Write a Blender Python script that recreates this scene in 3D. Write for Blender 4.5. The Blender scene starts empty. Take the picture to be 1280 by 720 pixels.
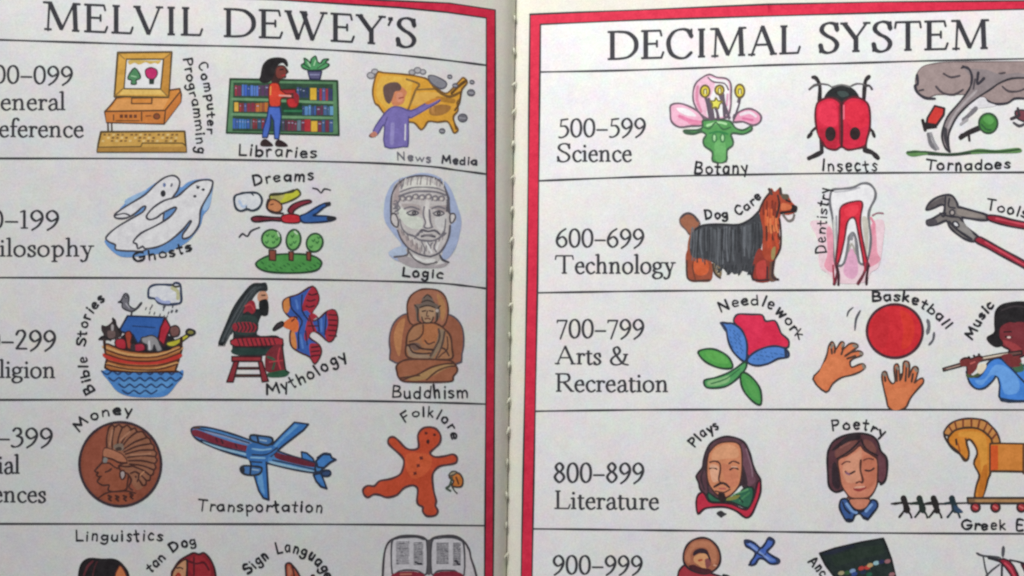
import bpy, math, random
import numpy as np
from mathutils import Vector, Matrix
from mathutils.geometry import delaunay_2d_cdt
random.seed(7)
S = bpy.context.scene
MM = 0.001

# ------------------------------------------------------------------ camera
PXM = 0.00025                      # metres per photo pixel at the gutter plane
CAM_POS = Vector((0.0, -0.040, 0.60))
CAM_AIM = Vector((0.0, 0.0, 0.0))
cam_d = bpy.data.cameras.new('camera')
cam = bpy.data.objects.new('camera', cam_d)
S.collection.objects.link(cam)
cam.location = CAM_POS
CQ = (CAM_AIM - CAM_POS).to_track_quat('-Z', 'Y')
cam.rotation_euler = CQ.to_euler()
DIST = (CAM_AIM - CAM_POS).length
cam_d.sensor_width = 36.0
cam_d.lens = 36.0 * DIST / (1280 * PXM)
cam_d.clip_start = 0.01
cam_d.clip_end = 20
S.camera = cam
S.render.resolution_x, S.render.resolution_y = 1024, 576

# ------------------------------------------------------------------ light
W = bpy.data.worlds.new('World'); S.world = W; W.use_nodes = True
bg = W.node_tree.nodes['Background']
bg.inputs['Color'].default_value = (0.93, 0.95, 1.0, 1)
bg.inputs['Strength'].default_value = 0.26
def area(name, loc, aim, sx, sy, power, col):
    d = bpy.data.lights.new(name, 'AREA'); d.shape = 'RECTANGLE'; d.size = sx; d.size_y = sy
    d.energy = power; d.color = col
    o = bpy.data.objects.new(name, d); S.collection.objects.link(o)
    o.location = loc; o.rotation_euler = (Vector(aim) - Vector(loc)).to_track_quat('-Z', 'Y').to_euler()
    return o
area('window_light', (-0.22, 0.58, 0.36), (1.4, 0.30, 0.0), 0.30, 0.26, 11.6, (1.0, 0.99, 0.975))
S.view_settings.view_transform = 'Standard'
try: S.view_settings.look = 'None'
except Exception: pass
S.view_settings.exposure = 0.0
S.view_settings.gamma = 1.0
S.cycles.pixel_filter_type = 'BLACKMAN_HARRIS'
S.cycles.filter_width = 2.4
S.cycles.max_bounces = 6

# ------------------------------------------------------------------ page surface
def px_ray(px, py):
    v = Vector(((px - 640) * PXM, -(py - 360) * PXM, -DIST))
    return CQ @ v
def gut_x(y):                      # the gutter runs slightly askew across the frame
    t = (0.09 - y) / 0.18
    return (645.0 - 12.0 * t - 640) * PXM
LA, LL = 0.048, 0.085
RA, RL = 0.036, 0.150
def height(x, y):
    u = x - gut_x(y)
    if u < 0:
        a = -u; h = LA * (1 - math.exp(-a / LL)) - 0.0030 * math.exp(-a / 0.0013)
        h += 0.0005 * math.sin(x * 41 + y * 9) * min(1, a / 0.04) + 0.0003 * math.sin(y * 60 + x * 20) * min(1, a / 0.05)
    else:
        a = u; h = RA * (1 - math.exp(-a / RL)) - 0.0030 * math.exp(-a / 0.0013)
        h += 0.0005 * math.sin(x * 35 + 1 + y * 14) * min(1, a / 0.04) + 0.0003 * math.sin(y * 55 - x * 25) * min(1, a / 0.05)
    return h
def unproj(px, py, lift=0.0):      # photo pixel -> point on the page sheet
    d = px_ray(px, py); z = 0.0
    for _ in range(14):
        t = (z - CAM_POS.z) / d.z
        p = CAM_POS + d * t
        z = height(p.x, p.y)
    return Vector((p.x, p.y, height(p.x, p.y) + lift))

# ------------------------------------------------------------------ materials
def s2l(c):
    c = c / 255.0
    return c / 12.92 if c <= 0.04045 else ((c + 0.055) / 1.055) ** 2.4
MATS = {}
GAIN = 1.02
def ink(hexs, var=0.11):
    key = (hexs, var)
    if key in MATS: return MATS[key]
    rgb = [min(0.88, s2l(int(hexs[i:i+2], 16)) * GAIN) for i in (0, 2, 4)]
    m = bpy.data.materials.new('ink_' + hexs); m.use_nodes = True
    nt = m.node_tree; N = nt.nodes; L = nt.links
    b = N['Principled BSDF']; b.inputs['Roughness'].default_value = 0.5
    b.inputs['Specular IOR Level'].default_value = 0.22
    tc = N.new('ShaderNodeTexCoord')
    n1 = N.new('ShaderNodeTexNoise'); n1.inputs['Scale'].default_value = 420; n1.inputs['Detail'].default_value = 3
    n2 = N.new('ShaderNodeTexNoise'); n2.inputs['Scale'].default_value = 1900; n2.inputs['Detail'].default_value = 2
    L.new(tc.outputs['Object'], n1.inputs['Vector']); L.new(tc.outputs['Object'], n2.inputs['Vector'])
    ad = N.new('ShaderNodeMath'); ad.operation = 'ADD'
    L.new(n1.outputs['Fac'], ad.inputs[0]); L.new(n2.outputs['Fac'], ad.inputs[1])
    mr = N.new('ShaderNodeMapRange'); mr.inputs['From Min'].default_value = 0.7; mr.inputs['From Max'].default_value = 1.3
    L.new(ad.outputs[0], mr.inputs['Value'])
    mx = N.new('ShaderNodeMix'); mx.data_type = 'RGBA'
    dk = [c * (1 - var * 1.3) for c in rgb]; lt = [min(0.9, c * (1 + var) + 0.035 * var * 4) for c in rgb]
    mx.inputs['A'].default_value = (*dk, 1); mx.inputs['B'].default_value = (*lt, 1)
    L.new(mr.outputs['Result'], mx.inputs['Factor'])
    L.new(mx.outputs['Result'], b.inputs['Base Color'])
    MATS[key] = m
    return m
def paper(name, rgb, mott=0.05, bump=0.05):
    m = bpy.data.materials.new(name); m.use_nodes = True
    nt = m.node_tree; N = nt.nodes; L = nt.links
    b = N['Principled BSDF']; b.inputs['Roughness'].default_value = 0.48
    b.inputs['Specular IOR Level'].default_value = 0.25
    tc = N.new('ShaderNodeTexCoord')
    def noise(sc, det):
        n = N.new('ShaderNodeTexNoise'); n.inputs['Scale'].default_value = sc; n.inputs['Detail'].default_value = det
        L.new(tc.outputs['Object'], n.inputs['Vector']); return n
    a = noise(130, 3); c = noise(420, 3); f = noise(2300, 3)
    def mixrgb(x, y, fac):
        q = N.new('ShaderNodeMix'); q.data_type = 'RGBA'; q.blend_type = 'MIX'
        q.inputs['Factor'].default_value = fac
        L.new(x, q.inputs['A']); L.new(y, q.inputs['B']); return q.outputs['Result']
    col = mixrgb(a.outputs['Color'], c.outputs['Color'], 0.45)
    sub = N.new('ShaderNodeVectorMath'); sub.operation = 'SUBTRACT'; sub.inputs[1].default_value = (0.5, 0.5, 0.5)
    L.new(col, sub.inputs[0])
    sc = N.new('ShaderNodeVectorMath'); sc.operation = 'SCALE'; sc.inputs['Scale'].default_value = mott * 6
    L.new(sub.outputs[0], sc.inputs[0])
    fm = N.new('ShaderNodeMath'); fm.operation = 'MULTIPLY_ADD'; fm.inputs[1].default_value = 0.44; fm.inputs[2].default_value = -0.22
    L.new(f.outputs['Fac'], fm.inputs[0])
    ad = N.new('ShaderNodeVectorMath'); ad.operation = 'ADD'
    L.new(sc.outputs[0], ad.inputs[0]); L.new(fm.outputs[0], ad.inputs[1])
    ad2 = N.new('ShaderNodeVectorMath'); ad2.operation = 'MULTIPLY_ADD'
    ad2.inputs[1].default_value = rgb; ad2.inputs[2].default_value = rgb
    L.new(ad.outputs[0], ad2.inputs[0])
    L.new(ad2.outputs[0], b.inputs['Base Color'])
    bp = N.new('ShaderNodeBump'); bp.inputs['Strength'].default_value = bump; bp.inputs['Distance'].default_value = 0.0002
    L.new(f.outputs['Fac'], bp.inputs['Height']); L.new(bp.outputs['Normal'], b.inputs['Normal'])
    return m
M_CREAM = paper('cream_paper', (0.73, 0.71, 0.62), 0.05)
M_TINT = paper('pale_printed_tint', (0.785, 0.778, 0.768), 0.065)
M_BLOCK = paper('page_edges', (0.70, 0.66, 0.56))
M_THREAD = paper('binding_thread', (0.62, 0.60, 0.50), 0.03)
def plain(name, rgb, rough=0.6):
    m = bpy.data.materials.new(name); m.use_nodes = True
    nt = m.node_tree; N = nt.nodes; L = nt.links
    b = N['Principled BSDF']; b.inputs['Roughness'].default_value = rough
    n = N.new('ShaderNodeTexNoise'); n.inputs['Scale'].default_value = 90; n.inputs['Detail'].default_value = 5
    r = N.new('ShaderNodeValToRGB'); r.color_ramp.elements[0].position = 0.3; r.color_ramp.elements[1].position = 0.7
    r.color_ramp.elements[0].color = (*[c * .75 for c in rgb], 1); r.color_ramp.elements[1].color = (*[c * 1.15 for c in rgb], 1)
    L.new(n.outputs['Fac'], r.inputs['Fac']); L.new(r.outputs['Color'], b.inputs['Base Color'])
    return m

# ------------------------------------------------------------------ objects
def link(name, me, parent=None):
    o = bpy.data.objects.new(name, me); S.collection.objects.link(o)
    if parent: o.parent = parent
    return o
def mesh_obj(name, vs, fs, mats, parent=None, fmat=None, smooth=False):
    me = bpy.data.meshes.new(name); me.from_pydata([tuple(v) for v in vs], [], fs)
    for m in mats: me.materials.append(m)
    if fmat: me.polygons.foreach_set('material_index', fmat)
    if smooth: me.polygons.foreach_set('use_smooth', [True] * len(me.polygons))
    me.update()
    return link(name, me, parent)

table = None
def make_table():
    vs = [(-1, -1, -0.032), (1, -1, -0.032), (1, 1, -0.032), (-1, 1, -0.032), (-1, -1, -0.06), (1, -1, -0.06), (1, 1, -0.06), (-1, 1, -0.06)]
    fs = [(0, 1, 2, 3), (7, 6, 5, 4), (0, 4, 5, 1), (1, 5, 6, 2), (2, 6, 7, 3), (3, 7, 4, 0)]
    o = mesh_obj('table_top', vs, fs, [plain('table_wood', (0.30, 0.19, 0.10), 0.45)])
    o['kind'] = 'structure'
    o['label'] = 'table top under the open book'
make_table()

book = bpy.data.objects.new('open_book', None); S.collection.objects.link(book)
book['label'] = 'open picture book lying flat, two facing pages of small coloured drawings in red frames'
book['category'] = 'book'

Y0, Y1 = -0.140, 0.108
def page_sheet(side):
    U = 0.190 if side > 0 else 0.190
    us = []; u = 0.0
    while u < U:
        us.append(u); u += 0.0002 if u < 0.004 else (0.0006 if u < 0.02 else 0.0011)
    us.append(U)
    ys = [Y0 + (Y1 - Y0) * j / 90 for j in range(91)]
    T = 0.00012
    vs = []; nx = len(us); ny = len(ys)
    for y in ys:
        for u in us:
            x = gut_x(y) + side * max(u, 0.00008)
            vs.append((x, y, height(x, y)))
    n0 = len(vs)
    fs = []
    for j in range(ny - 1):
        for i in range(nx - 1):
            q = (j * nx + i, j * nx + i + 1, (j + 1) * nx + i + 1, (j + 1) * nx + i)
            fs.append(q if side > 0 else q[::-1])
    # underside and rim
    for v in list(vs): vs.append((v[0], v[1], v[2] - T))
    for f in list(fs): fs.append(tuple(k + n0 for k in f[::-1]))
    rim = [i for i in range(nx)] + [j * nx + nx - 1 for j in range(1, ny)] + [(ny - 1) * nx + i for i in range(nx - 2, -1, -1)] + [j * nx for j in range(ny - 2, 0, -1)]
    for a, b in zip(rim, rim[1:] + rim[:1]):
        q = (a, a + n0, b + n0, b); fs.append(q if side > 0 else q[::-1])
    o = mesh_obj('page', vs, fs, [M_CREAM], book, smooth=False)
    o.data.polygons.foreach_set('use_smooth', [k < 2 * (nx - 1) * (ny - 1) for k in range(len(fs))])
    return o
pageL = page_sheet(-1); pageR = page_sheet(1)
pageL['label'] = 'left page headed MELVIL DEWEY\'S'
pageR['label'] = 'right page headed DECIMAL SYSTEM'

def page_block(side):              # the stack of leaves below each open page, fanned at the fore edge
    n = 24; nu = 48; ny = 24
    us = [0.0010 + 0.187 * (k / (nu - 1)) ** 1.5 for k in range(nu)]
    ys = [Y0 + 0.001 + (Y1 - Y0 - 0.002) * j / (ny - 1) for j in range(ny)]
    zb = -0.027; vs = []; fs = []
    def P3(u, y, f):
        x = gut_x(y) + side * (u - 0.003 * math.sin(f * 3.1) * u / 0.19)
        return (x, y, (height(x, y) - 0.0006) * (1 - f) + zb * f)
    for y in ys:
        for u in us: vs.append(P3(u, y, 0))
    for j in range(ny - 1):
        for i in range(nu - 1):
            q = (j * nu + i, j * nu + i + 1, (j + 1) * nu + i + 1, (j + 1) * nu + i)
            fs.append(q if side > 0 else q[::-1])
    # fore edge and ends: thin ledges, one per group of leaves
    rim = [(us[-1], y) for y in ys] + [(u, ys[-1]) for u in us[::-1]] + [(u, ys[0]) for u in us]
    m = len(rim); rows = []
    for k in range(n):
        for f, ins in ((k / n, 0.0), ((k + .8) / n, 0.0), ((k + .82) / n, 0.0006), ((k + .98) / n, 0.0006)):
            b = len(vs)
            for u, y in rim: vs.append(P3(u - ins, y - (ins if y > 0 else -ins), f))
            rows.append(b)
    for r0, r1 in zip(rows, rows[1:]):
        for i in range(m - 1):
            if i in (ny - 1, ny + nu - 1): continue
            fs.append((r0 + i, r0 + i + 1, r1 + i + 1, r1 + i))
    o = mesh_obj('page_block', vs, fs, [M_BLOCK], book)
    o['kind'] = 'stuff'
page_block(-1); page_block(1)
def cover():
    vs = []; fs = []
    for x0, x1 in ((-0.196, 0.196),):
        for z in (-0.0315, -0.0285):
            vs += [(x0, Y0 - 0.004, z), (x1, Y0 - 0.004, z), (x1, Y1 + 0.004, z), (x0, Y1 + 0.004, z)]
    fs = [(3, 2, 1, 0), (4, 5, 6, 7), (0, 1, 5, 4), (1, 2, 6, 5), (2, 3, 7, 6), (3, 0, 4, 7)]
    o = mesh_obj('cover', vs, fs, [plain('cover_cloth', (0.35, 0.05, 0.07))], book)
    b = o.modifiers.new('bevel', 'BEVEL'); b.width = 0.0008; b.segments = 2
cover()

# stitches in the gutter: a cream thread loop every 10 mm
def stitches():
    first = None
    for k in range(-3, 22):
        py = 24 + 39.6 * k + random.uniform(-3, 3)
        px = 645 - 13 * py / 720 - 1.6
        p = unproj(px, py)
        g = gut_x(p.y)
        if first is None:
            vs = []; fs = []; n = 10; r = 8
            for i in range(n + 1):
                t = i / n * 2 - 1
                c = Vector((0.0010 * t * 0.35, 0.0014 * t, 0.0004 * (1 - t * t)))
                R = 0.00034 * math.sqrt(max(0.05, 1 - t * t * 0.95))
                for j in range(r):
                    a = j / r * 6.2832
                    vs.append((c.x + R * math.cos(a), c.y, c.z + R * math.sin(a) * 0.8))
            for i in range(n):
                for j in range(r):
                    fs.append((i * r + j, i * r + (j + 1) % r, (i + 1) * r + (j + 1) % r, (i + 1) * r + j))
            fs.append(tuple(range(r))); fs.append(tuple(range(n * r, n * r + r))[::-1])
            o = mesh_obj('binding_stitch', vs, fs, [M_THREAD], book, smooth=True); first = o
        else:
            o = first.copy(); S.collection.objects.link(o)
        x = g - 0.0003
        o.location = (x, p.y, height(g - 0.0006, p.y) + 0.0001)
        o.rotation_euler = (0, 0, random.uniform(-0.5, 0.5))
        o.scale = (random.uniform(0.8, 1.2), random.uniform(0.7, 1.2), 1)
stitches()

# ------------------------------------------------------------------ printing
def P(s):
    if not isinstance(s, str): return [tuple(p) for p in s]
    return [tuple(float(a) for a in t.split(',')) for t in s.split()]
def cat(pts, closed, n=4):
    if len(pts) < 3: return pts
    out = []; m = len(pts)
    rng = range(m if closed else m - 1)
    for i in rng:
        if closed: a, b, c, d = pts[i - 1], pts[i], pts[(i + 1) % m], pts[(i + 2) % m]
        else: a, b, c, d = pts[max(i - 1, 0)], pts[i], pts[i + 1], pts[min(i + 2, m - 1)]
        for k in range(n):
            t = k / n; t2 = t * t; t3 = t2 * t
            out.append(tuple(0.5 * (2 * b[q] + (c[q] - a[q]) * t + (2 * a[q] - 5 * b[q] + 4 * c[q] - d[q]) * t2 + (3 * b[q] - a[q] - 3 * c[q] + d[q]) * t3) for q in (0, 1)))
    if not closed: out.append(pts[-1])
    return out
class Art:
    def __init__(s, name, label=None, lift=0.09, ox=0, oy=0, sc=1.0):
        s.name = name; s.label = label; s.lift = lift * MM; s.polys = []; s.conv = []; s.c(ox, oy, sc); s.gx, s.gy = 7, 30; s.heavy = name.endswith('_drawing')
    def c(s, ox, oy, sc): s.ox, s.oy, s.sc = ox, oy, sc
    def T(s, pts): return [(s.ox + x / s.sc, s.oy + y / s.sc) for x, y in P(pts)]
    def raw(s, pts, mat, piece, cv=False):
        # drop coincident neighbours
        q = [pts[0]]
        for p in pts[1:]:
            if abs(p[0] - q[-1][0]) + abs(p[1] - q[-1][1]) > 0.02: q.append(p)
        if len(q) > 2: s.polys.append((q, mat, piece)); s.conv.append(cv)
    def f(s, piece, col, pts, sm=1):
        q = s.T(pts)
        if sm: q = cat(q, True)
        s.raw(q, col, piece)
    def line(s, piece, col, w, q, jit=0.12, taper=False, closed=False, cap=True):
        if closed: q = q + [q[0]]
        n = len(q)
        ph = random.random() * 6
        if piece.endswith('caption'): w = w * 1.32
        elif s.heavy: w = w * 1.14
        def W(i):
            k = 1 + jit * math.sin(ph + i * 1.1)
            if taper and (i == 0 or i == n - 1): k *= 0.55
            return max(0.3, w * k / 2)
        for i in range(n):
            r = W(i)
            if r > 0.45 and (cap or 0 < i < n - 1):
                m = 8 if r < 1.6 else 12
                s.raw([(q[i][0] + r * math.cos(6.2832 * (a + .5) / m), q[i][1] + r * math.sin(6.2832 * (a + .5) / m)) for a in range(m)], col, piece, True)
            if i < n - 1:
                (x0, y0), (x1, y1) = q[i], q[i + 1]; d = math.hypot(x1 - x0, y1 - y0)
                if d < 1e-3: continue
                nx, ny = -(y1 - y0) / d, (x1 - x0) / d; r2 = W(i + 1)
                s.raw([(x0 + nx * r, y0 + ny * r), (x0 - nx * r, y0 - ny * r), (x1 - nx * r2, y1 - ny * r2), (x1 + nx * r2, y1 + ny * r2)], col, piece, True)
    def s(s, piece, col, w, pts, sm=1, taper=False):
        q = s.T(pts)
        if sm: q = cat(q, False, 3)
        s.line(piece, col, w, q, taper=taper)
    def o(s, piece, col, pts, w=1.8, oc='1c1b20', sm=1):
        q = s.T(pts)
        if sm: q = cat(q, True, 3)
        s.raw(q, col, piece); s.line(piece, oc, w, q, closed=True)
    def e(s, piece, col, cx, cy, rx, ry, w=0, oc='1c1b20', ang=0):
        ca, sa = math.cos(math.radians(ang)), math.sin(math.radians(ang))
        q = []
        nn = 44 if rx / s.sc > 20 else 18
        for k in range(nn):
            a = k / nn * 6.2832; x, y = rx * math.cos(a), ry * math.sin(a)
            q.append((cx + x * ca - y * sa, cy + x * sa + y * ca))
        q = s.T(q); s.raw(q, col, piece)
        if w: s.line(piece, oc, w, q, closed=True, jit=0.06)
    def finish(s, parent=None, keep=None):
        vs = []; fs = []
        xs = [p[0] for q in s.polys for p in q[0]]; ys = [p[1] for q in s.polys for p in q[0]]
        for q, m, pc in s.polys:
            b = len(vs); vs += [Vector(p) for p in q]; fs.append(list(range(b, b + len(q))))
        es = []
        x0, x1, y0, y1 = min(xs) - 1, max(xs) + 1, min(ys) - 1, max(ys) + 1
        x = math.floor(x0 / s.gx) * s.gx + s.gx + .013
        while x < x1:
            es.append((len(vs), len(vs) + 1)); vs += [Vector((x, y0)), Vector((x, y1))]; x += s.gx
        y = math.floor(y0 / s.gy) * s.gy + s.gy + .017
        while y < y1:
            es.append((len(vs), len(vs) + 1)); vs += [Vector((x0, y)), Vector((x1, y))]; y += s.gy
        ov, oe, of, _, _, oo = delaunay_2d_cdt(vs, es, fs, 0, 1e-4)
        cen = np.array([[sum(ov[k][0] for k in f) / len(f), sum(ov[k][1] for k in f) / len(f)] for f in of])
        bb = [(min(p[0] for p in q[0]) - .01, max(p[0] for p in q[0]) + .01, min(p[1] for p in q[0]) - .01, max(p[1] for p in q[0]) + .01) for q in s.polys]
        top = np.array([max([k for k in o if s.conv[k] and bb[k][0] < c[0] < bb[k][1] and bb[k][2] < c[1] < bb[k][3]], default=-1) for o, c in zip(oo, cen)])
        for pi, (q, m, pc) in enumerate(s.polys):      # fills: own winding test, an outline may cross itself
            if s.conv[pi]: continue
            Q = np.array(q); sel = np.where((top < pi) & (cen[:, 0] > Q[:, 0].min()) & (cen[:, 0] < Q[:, 0].max()) & (cen[:, 1] > Q[:, 1].min()) & (cen[:, 1] < Q[:, 1].max()))[0]
            if not len(sel): continue
            C = cen[sel]; wn = np.zeros(len(sel), int)
            for (ax, ay), (bx, by) in zip(q, q[1:] + q[:1]):
                side = (bx - ax) * (C[:, 1] - ay) - (C[:, 0] - ax) * (by - ay)
                wn += ((ay <= C[:, 1]) & (by > C[:, 1]) & (side > 0)).astype(int) - ((ay > C[:, 1]) & (by <= C[:, 1]) & (side < 0)).astype(int)
            top[sel[wn != 0]] = pi
        W3 = {}
        groups = {}
        for f, o in zip(of, top):
            if o < 0: continue
            q, m, pc = s.polys[o]
            if m is None: continue
            groups.setdefault(pc, []).append((f, m))
        SPLIT = {'hand', 'wheel', 'pulling_man', 'spot', 'leaf', 'engine', 'weather_mark', 'leg', 'motion_mark', 'debris', 'bird_mark', 'wing', 'sepal', 'stamen', 'petal', 'sail', 'book_row'}
        for pc in [k for k in groups if k in SPLIT]:
            par = {}
            def find(x):
                while par.setdefault(x, x) != x: par[x] = par[par[x]]; x = par[x]
                return x
            for f, m in groups[pc]:
                for k in f[1:]: par[find(k)] = find(f[0])
            comp = {}
            for f, m in groups[pc]: comp.setdefault(find(f[0]), []).append((f, m))
            cs = sorted(comp.values(), key=len, reverse=True); del groups[pc]
            small = []
            for n_, cc in enumerate(cs):
                if len(cc) < 8 and n_: small += cc
                else: groups[pc + '|' + str(n_)] = cc
            groups[pc + '|0'] += small
        root = None
        order = [''] + [k for k in groups if k != ''] if '' in groups else list(groups)
        for pc in order:
            g = groups[pc]; mats = []; idx = {}; nv = []; nf = []; fm = []
            for f, m in g:
                if m not in mats: mats.append(m)
                t = []
                for k in f:
                    if k not in idx:
                        if k not in W3: W3[k] = unproj(ov[k][0], ov[k][1], s.lift)
                        idx[k] = len(nv); nv.append(W3[k])
                    t.append(idx[k])
                a, b, c = (nv[t[0]], nv[t[1]], nv[t[2]])
                if (b - a).cross(c - a).z < 0: t = t[::-1]
                nf.append(tuple(t)); fm.append(mats.index(m))
            ml = [(x if not isinstance(x, str) else ink(x)) for x in mats]
            nm = s.name if root is None else pc.split('|')[0]
            ob = mesh_obj(nm, nv, nf, ml, parent if root is None else root, fm, smooth=True)
            if root is None:
                root = ob
                if s.label: ob['label'] = s.label
        return root

# ------------------------------------------------------------------ lettering
SERIF = {
'M': (140, "_ 22,3;t 22,0 27,98;T 28,98 70,6;t 70,5 112,98;T 114,98 118,0;_ 118,3;t 8,97 30,97;t 110,97 132,97"),
'E': (94, "T 24,0 24,100;t 10,3 80,3;t 80,3 87,22;t 10,97 76,97;t 76,97 80,80;t 24,52 64,52;t 64,42 64,62"),
'L': (82, "T 24,0 24,100;_ 24,97;t 10,3 74,3;t 74,3 81,24"),
'V': (106, "T 14,98 55,2;t 56,2 92,98;_ 14,97 92,97"),
'I': (52, "T 26,0 26,100;_ 26,3 26,97"),
'D': (120, "T 24,0 24,100;t 10,97 50,97;t 10,3 50,3;n 46,97 80,92 104,72 110,50 104,28 80,8 46,3"),
'W': (152, "T 14,98 48,2;t 48,2 78,90;T 64,98 98,2;t 98,2 136,98;_ 14,97 66,97 136,97"),
'Y': (104, "T 12,98 51,46;t 52,46 90,98;T 53,50 53,0;_ 12,97 90,97 53,3"),
"'": (30, "T 15,98 15,86;t 16,86 8,70"),
'S': (78, "n 66,78 60,94 40,100 20,92 14,74 30,58 52,46 66,28 58,8 36,-1 16,6 10,24;t 66,72 68,98;t 10,28 8,2"),
'C': (104, "n 93,76 82,94 60,100 32,92 14,68 12,44 22,16 46,1 72,1 93,18;t 93,70 94,98"),
'A': (106, "t 14,0 52,100;T 52,100 92,0;t 28,36 76,36;_ 14,3 92,3"),
'T': (98, "T 49,0 49,97;t 8,97 90,97;t 8,97 5,78;t 90,97 93,78;_ 49,3"),
'R': (94, "T 24,0 24,100;t 10,97 48,97;n 44,97 66,94 74,76 66,58 44,52;t 24,52 46,52;T 48,52 84,4;t 82,3 94,3;_ 24,3"),
'G': (112, "n 93,76 82,94 60,100 32,92 14,68 12,44 22,16 46,1 72,1 93,12;t 93,70 94,98;T 92,6 92,42;_ 92,42"),
'P': (86, "T 24,0 24,100;t 10,97 48,97;n 44,97 68,94 76,74 66,54 44,48;t 24,48 46,48;_ 24,3"),
'H': (118, "T 24,0 24,100;T 94,0 94,100;_ 24,3 24,97 94,3 94,97;t 24,50 94,50"),
'&': (104, "n 86,56 74,20 50,1 24,2 12,20 22,40 46,58 56,78 44,98 28,90 28,72 46,40 70,8 96,0;_ 84,58"),
'a': (54, "n 12,48 22,61 36,60 41,46;T 42,48 42,8;t 42,8 48,1 55,6;n 42,36 22,32 10,18 16,2 30,1 42,12"),
'c': (50, "n 45,50 32,61 15,52 9,31 16,9 32,0 47,10"),
'e': (53, "t 10,36 45,38;n 45,38 41,56 29,62 15,52 9,31 16,9 32,0 48,10"),
'f': (36, "T 18,0 18,84;n 18,82 24,102 36,105 44,97;t 6,60 36,60;_ 18,3"),
'g': (58, "N 26,61 41,52 41,34 26,25 11,34 11,52;t 40,56 54,60;n 16,28 10,16 24,8 44,3 50,-10 38,-24 18,-26 6,-14 12,0 24,7"),
'h': (66, "T 16,0 16,105;_ 16,3;t 4,101 16,105;n 16,44 30,60 44,58 49,42;T 49,44 49,0;_ 49,3"),
'i': (30, "T 16,0 16,60;_ 16,3;t 4,57 16,61;d 15,86"),
'l': (30, "T 16,0 16,105;_ 16,3;t 4,101 16,105"),
'n': (66, "T 16,0 16,61;_ 16,3;t 4,57 16,61;n 16,44 30,60 44,58 49,42;T 49,44 49,0;_ 49,3"),
'o': (60, "N 30,61 13,51 8,31 13,11 30,0 47,11 52,31 47,51"),
'p': (64, "T 18,-30 18,61;_ 18,-28;t 5,57 18,61;n 18,46 32,61 48,52 55,32 48,9 32,0 18,10"),
'r': (44, "T 16,0 16,61;_ 16,3;t 4,57 16,61;n 16,42 26,58 38,58;d 39,54"),
's': (44, "n 36,46 32,59 20,61 10,50 16,38 30,27 37,15 30,3 18,0 8,12;t 8,16 7,0;t 36,46 37,61"),
't': (38, "T 17,8 17,78;t 6,60 34,60;n 17,10 24,0 36,6"),
'u': (66, "T 14,60 14,18;n 14,20 22,3 36,3 46,14;T 48,60 48,4;t 3,59 14,60;t 37,59 48,60;t 48,3 60,3"),
'y': (58, "T 12,60 32,6;t 48,60 30,0;n 31,4 24,-20 12,-28 4,-22;_ 12,59 48,59"),
'L2': (30, ""),
'0': (54, "N 27,98 12,84 7,49 12,14 27,-1 42,14 47,49 42,84"),
'1': (36, "T 19,0 19,98;_ 19,3;t 6,90 19,98"),
'2': (52, "n 8,78 16,96 32,97 40,78 30,48 8,5;m 8,4 46,4"),
'3': (50, "n 10,84 20,98 35,92 37,70 22,56;n 22,56 40,46 42,22 30,2 14,-4 4,2"),
'5': (50, "m 14,93 42,98;t 16,93 12,58;n 12,58 32,58 43,36 36,10 18,-4 6,-2"),
'6': (54, "n 44,100 22,80 8,46 10,16 27,-1 44,14 45,38 30,56 12,42"),
'7': (50, "m 6,93 45,93;m 45,93 18,-6;t 6,93 5,82"),
'8': (54, "N 27,99 12,78 27,53 42,78;N 27,53 8,26 27,-1 46,26"),
'9': (54, "n 10,-7 32,16 46,52 43,82 27,98 11,84 9,60 24,42 42,56"),
'4': (54, "T 38,0 38,98;t 38,98 6,30;t 6,30 50,30"),
'-': (52, "m 5,36 47,36"),
' ': (34, ""),
}
def ellw(dx, dy, a, b, ang):
    th = math.atan2(dy, dx) - ang
    return 2 * math.sqrt((a * math.sin(th)) ** 2 + (b * math.cos(th)) ** 2)
def path_at(path, t):              # t in px along the path
    for (a, b) in zip(path, path[1:]):
        d = math.hypot(b[0] - a[0], b[1] - a[1])
        if t <= d or b is path[-1]:
            k = t / d
            return (a[0] + (b[0] - a[0]) * k, a[1] + (b[1] - a[1]) * k), ((b[0] - a[0]) / d, (b[1] - a[1]) / d)
        t -= d
def plen(path): return sum(math.hypot(b[0] - a[0], b[1] - a[1]) for a, b in zip(path, path[1:]))
def serif(art, text, path, h, col='35353b', piece='', T=12.5, t=5.5, fit=True, upright=True, x0trim=0):
    path = P(path); total = sum(SERIF[c][0] for c in text); L = plen(path)
    k = h / 100.0; kx = L / total if fit else k
    pos = 0
    for ch in text:
        adv, g = SERIF[ch]
        (bx, by), (tx, ty) = path_at(path, (pos + adv / 2) * kx)
        def mp(x, y):
            lx = (x - adv / 2) * kx; ly = -y * k
            if upright: return (bx + lx * tx, by + ly + lx * ty)
            return (bx + lx * tx - ly * ty * 1.0, by + lx * ty + ly * tx)
        for st in g.split(';'):
            st = st.strip()
            if not st: continue
            op, rest = st[0], P(st[1:])
            if op == '_':
                for x, y in rest: art.line(piece, col, t * k * 0.95, [mp(x - 13, y), mp(x + 13, y)], 0, cap=False)
            elif op == 'd':
                for x, y in rest: art.line(piece, col, T * k * 1.1, [mp(x, y), mp(x + .6, y)], 0)
            elif op in 'Ttm':
                w = {'T': T, 't': t, 'm': (T + t) * 0.42}[op] * k
                for a, b in zip(rest, rest[1:]): art.line(piece, col, w, [mp(*a), mp(*b)], 0, cap=(op != 'T'))
            else:
                q = cat(rest, op == 'N', 4)
                if op == 'N': q = q + [q[0]]
                m = [mp(*p) for p in q]
                for (a, b), (u, v) in zip(zip(q, q[1:]), zip(m, m[1:])):
                    w = ellw(b[0] - a[0], b[1] - a[1], T / 2, t / 2, math.radians(12)) * k
                    art.line(piece, col, w, [u, v], 0)
        pos += adv
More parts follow.
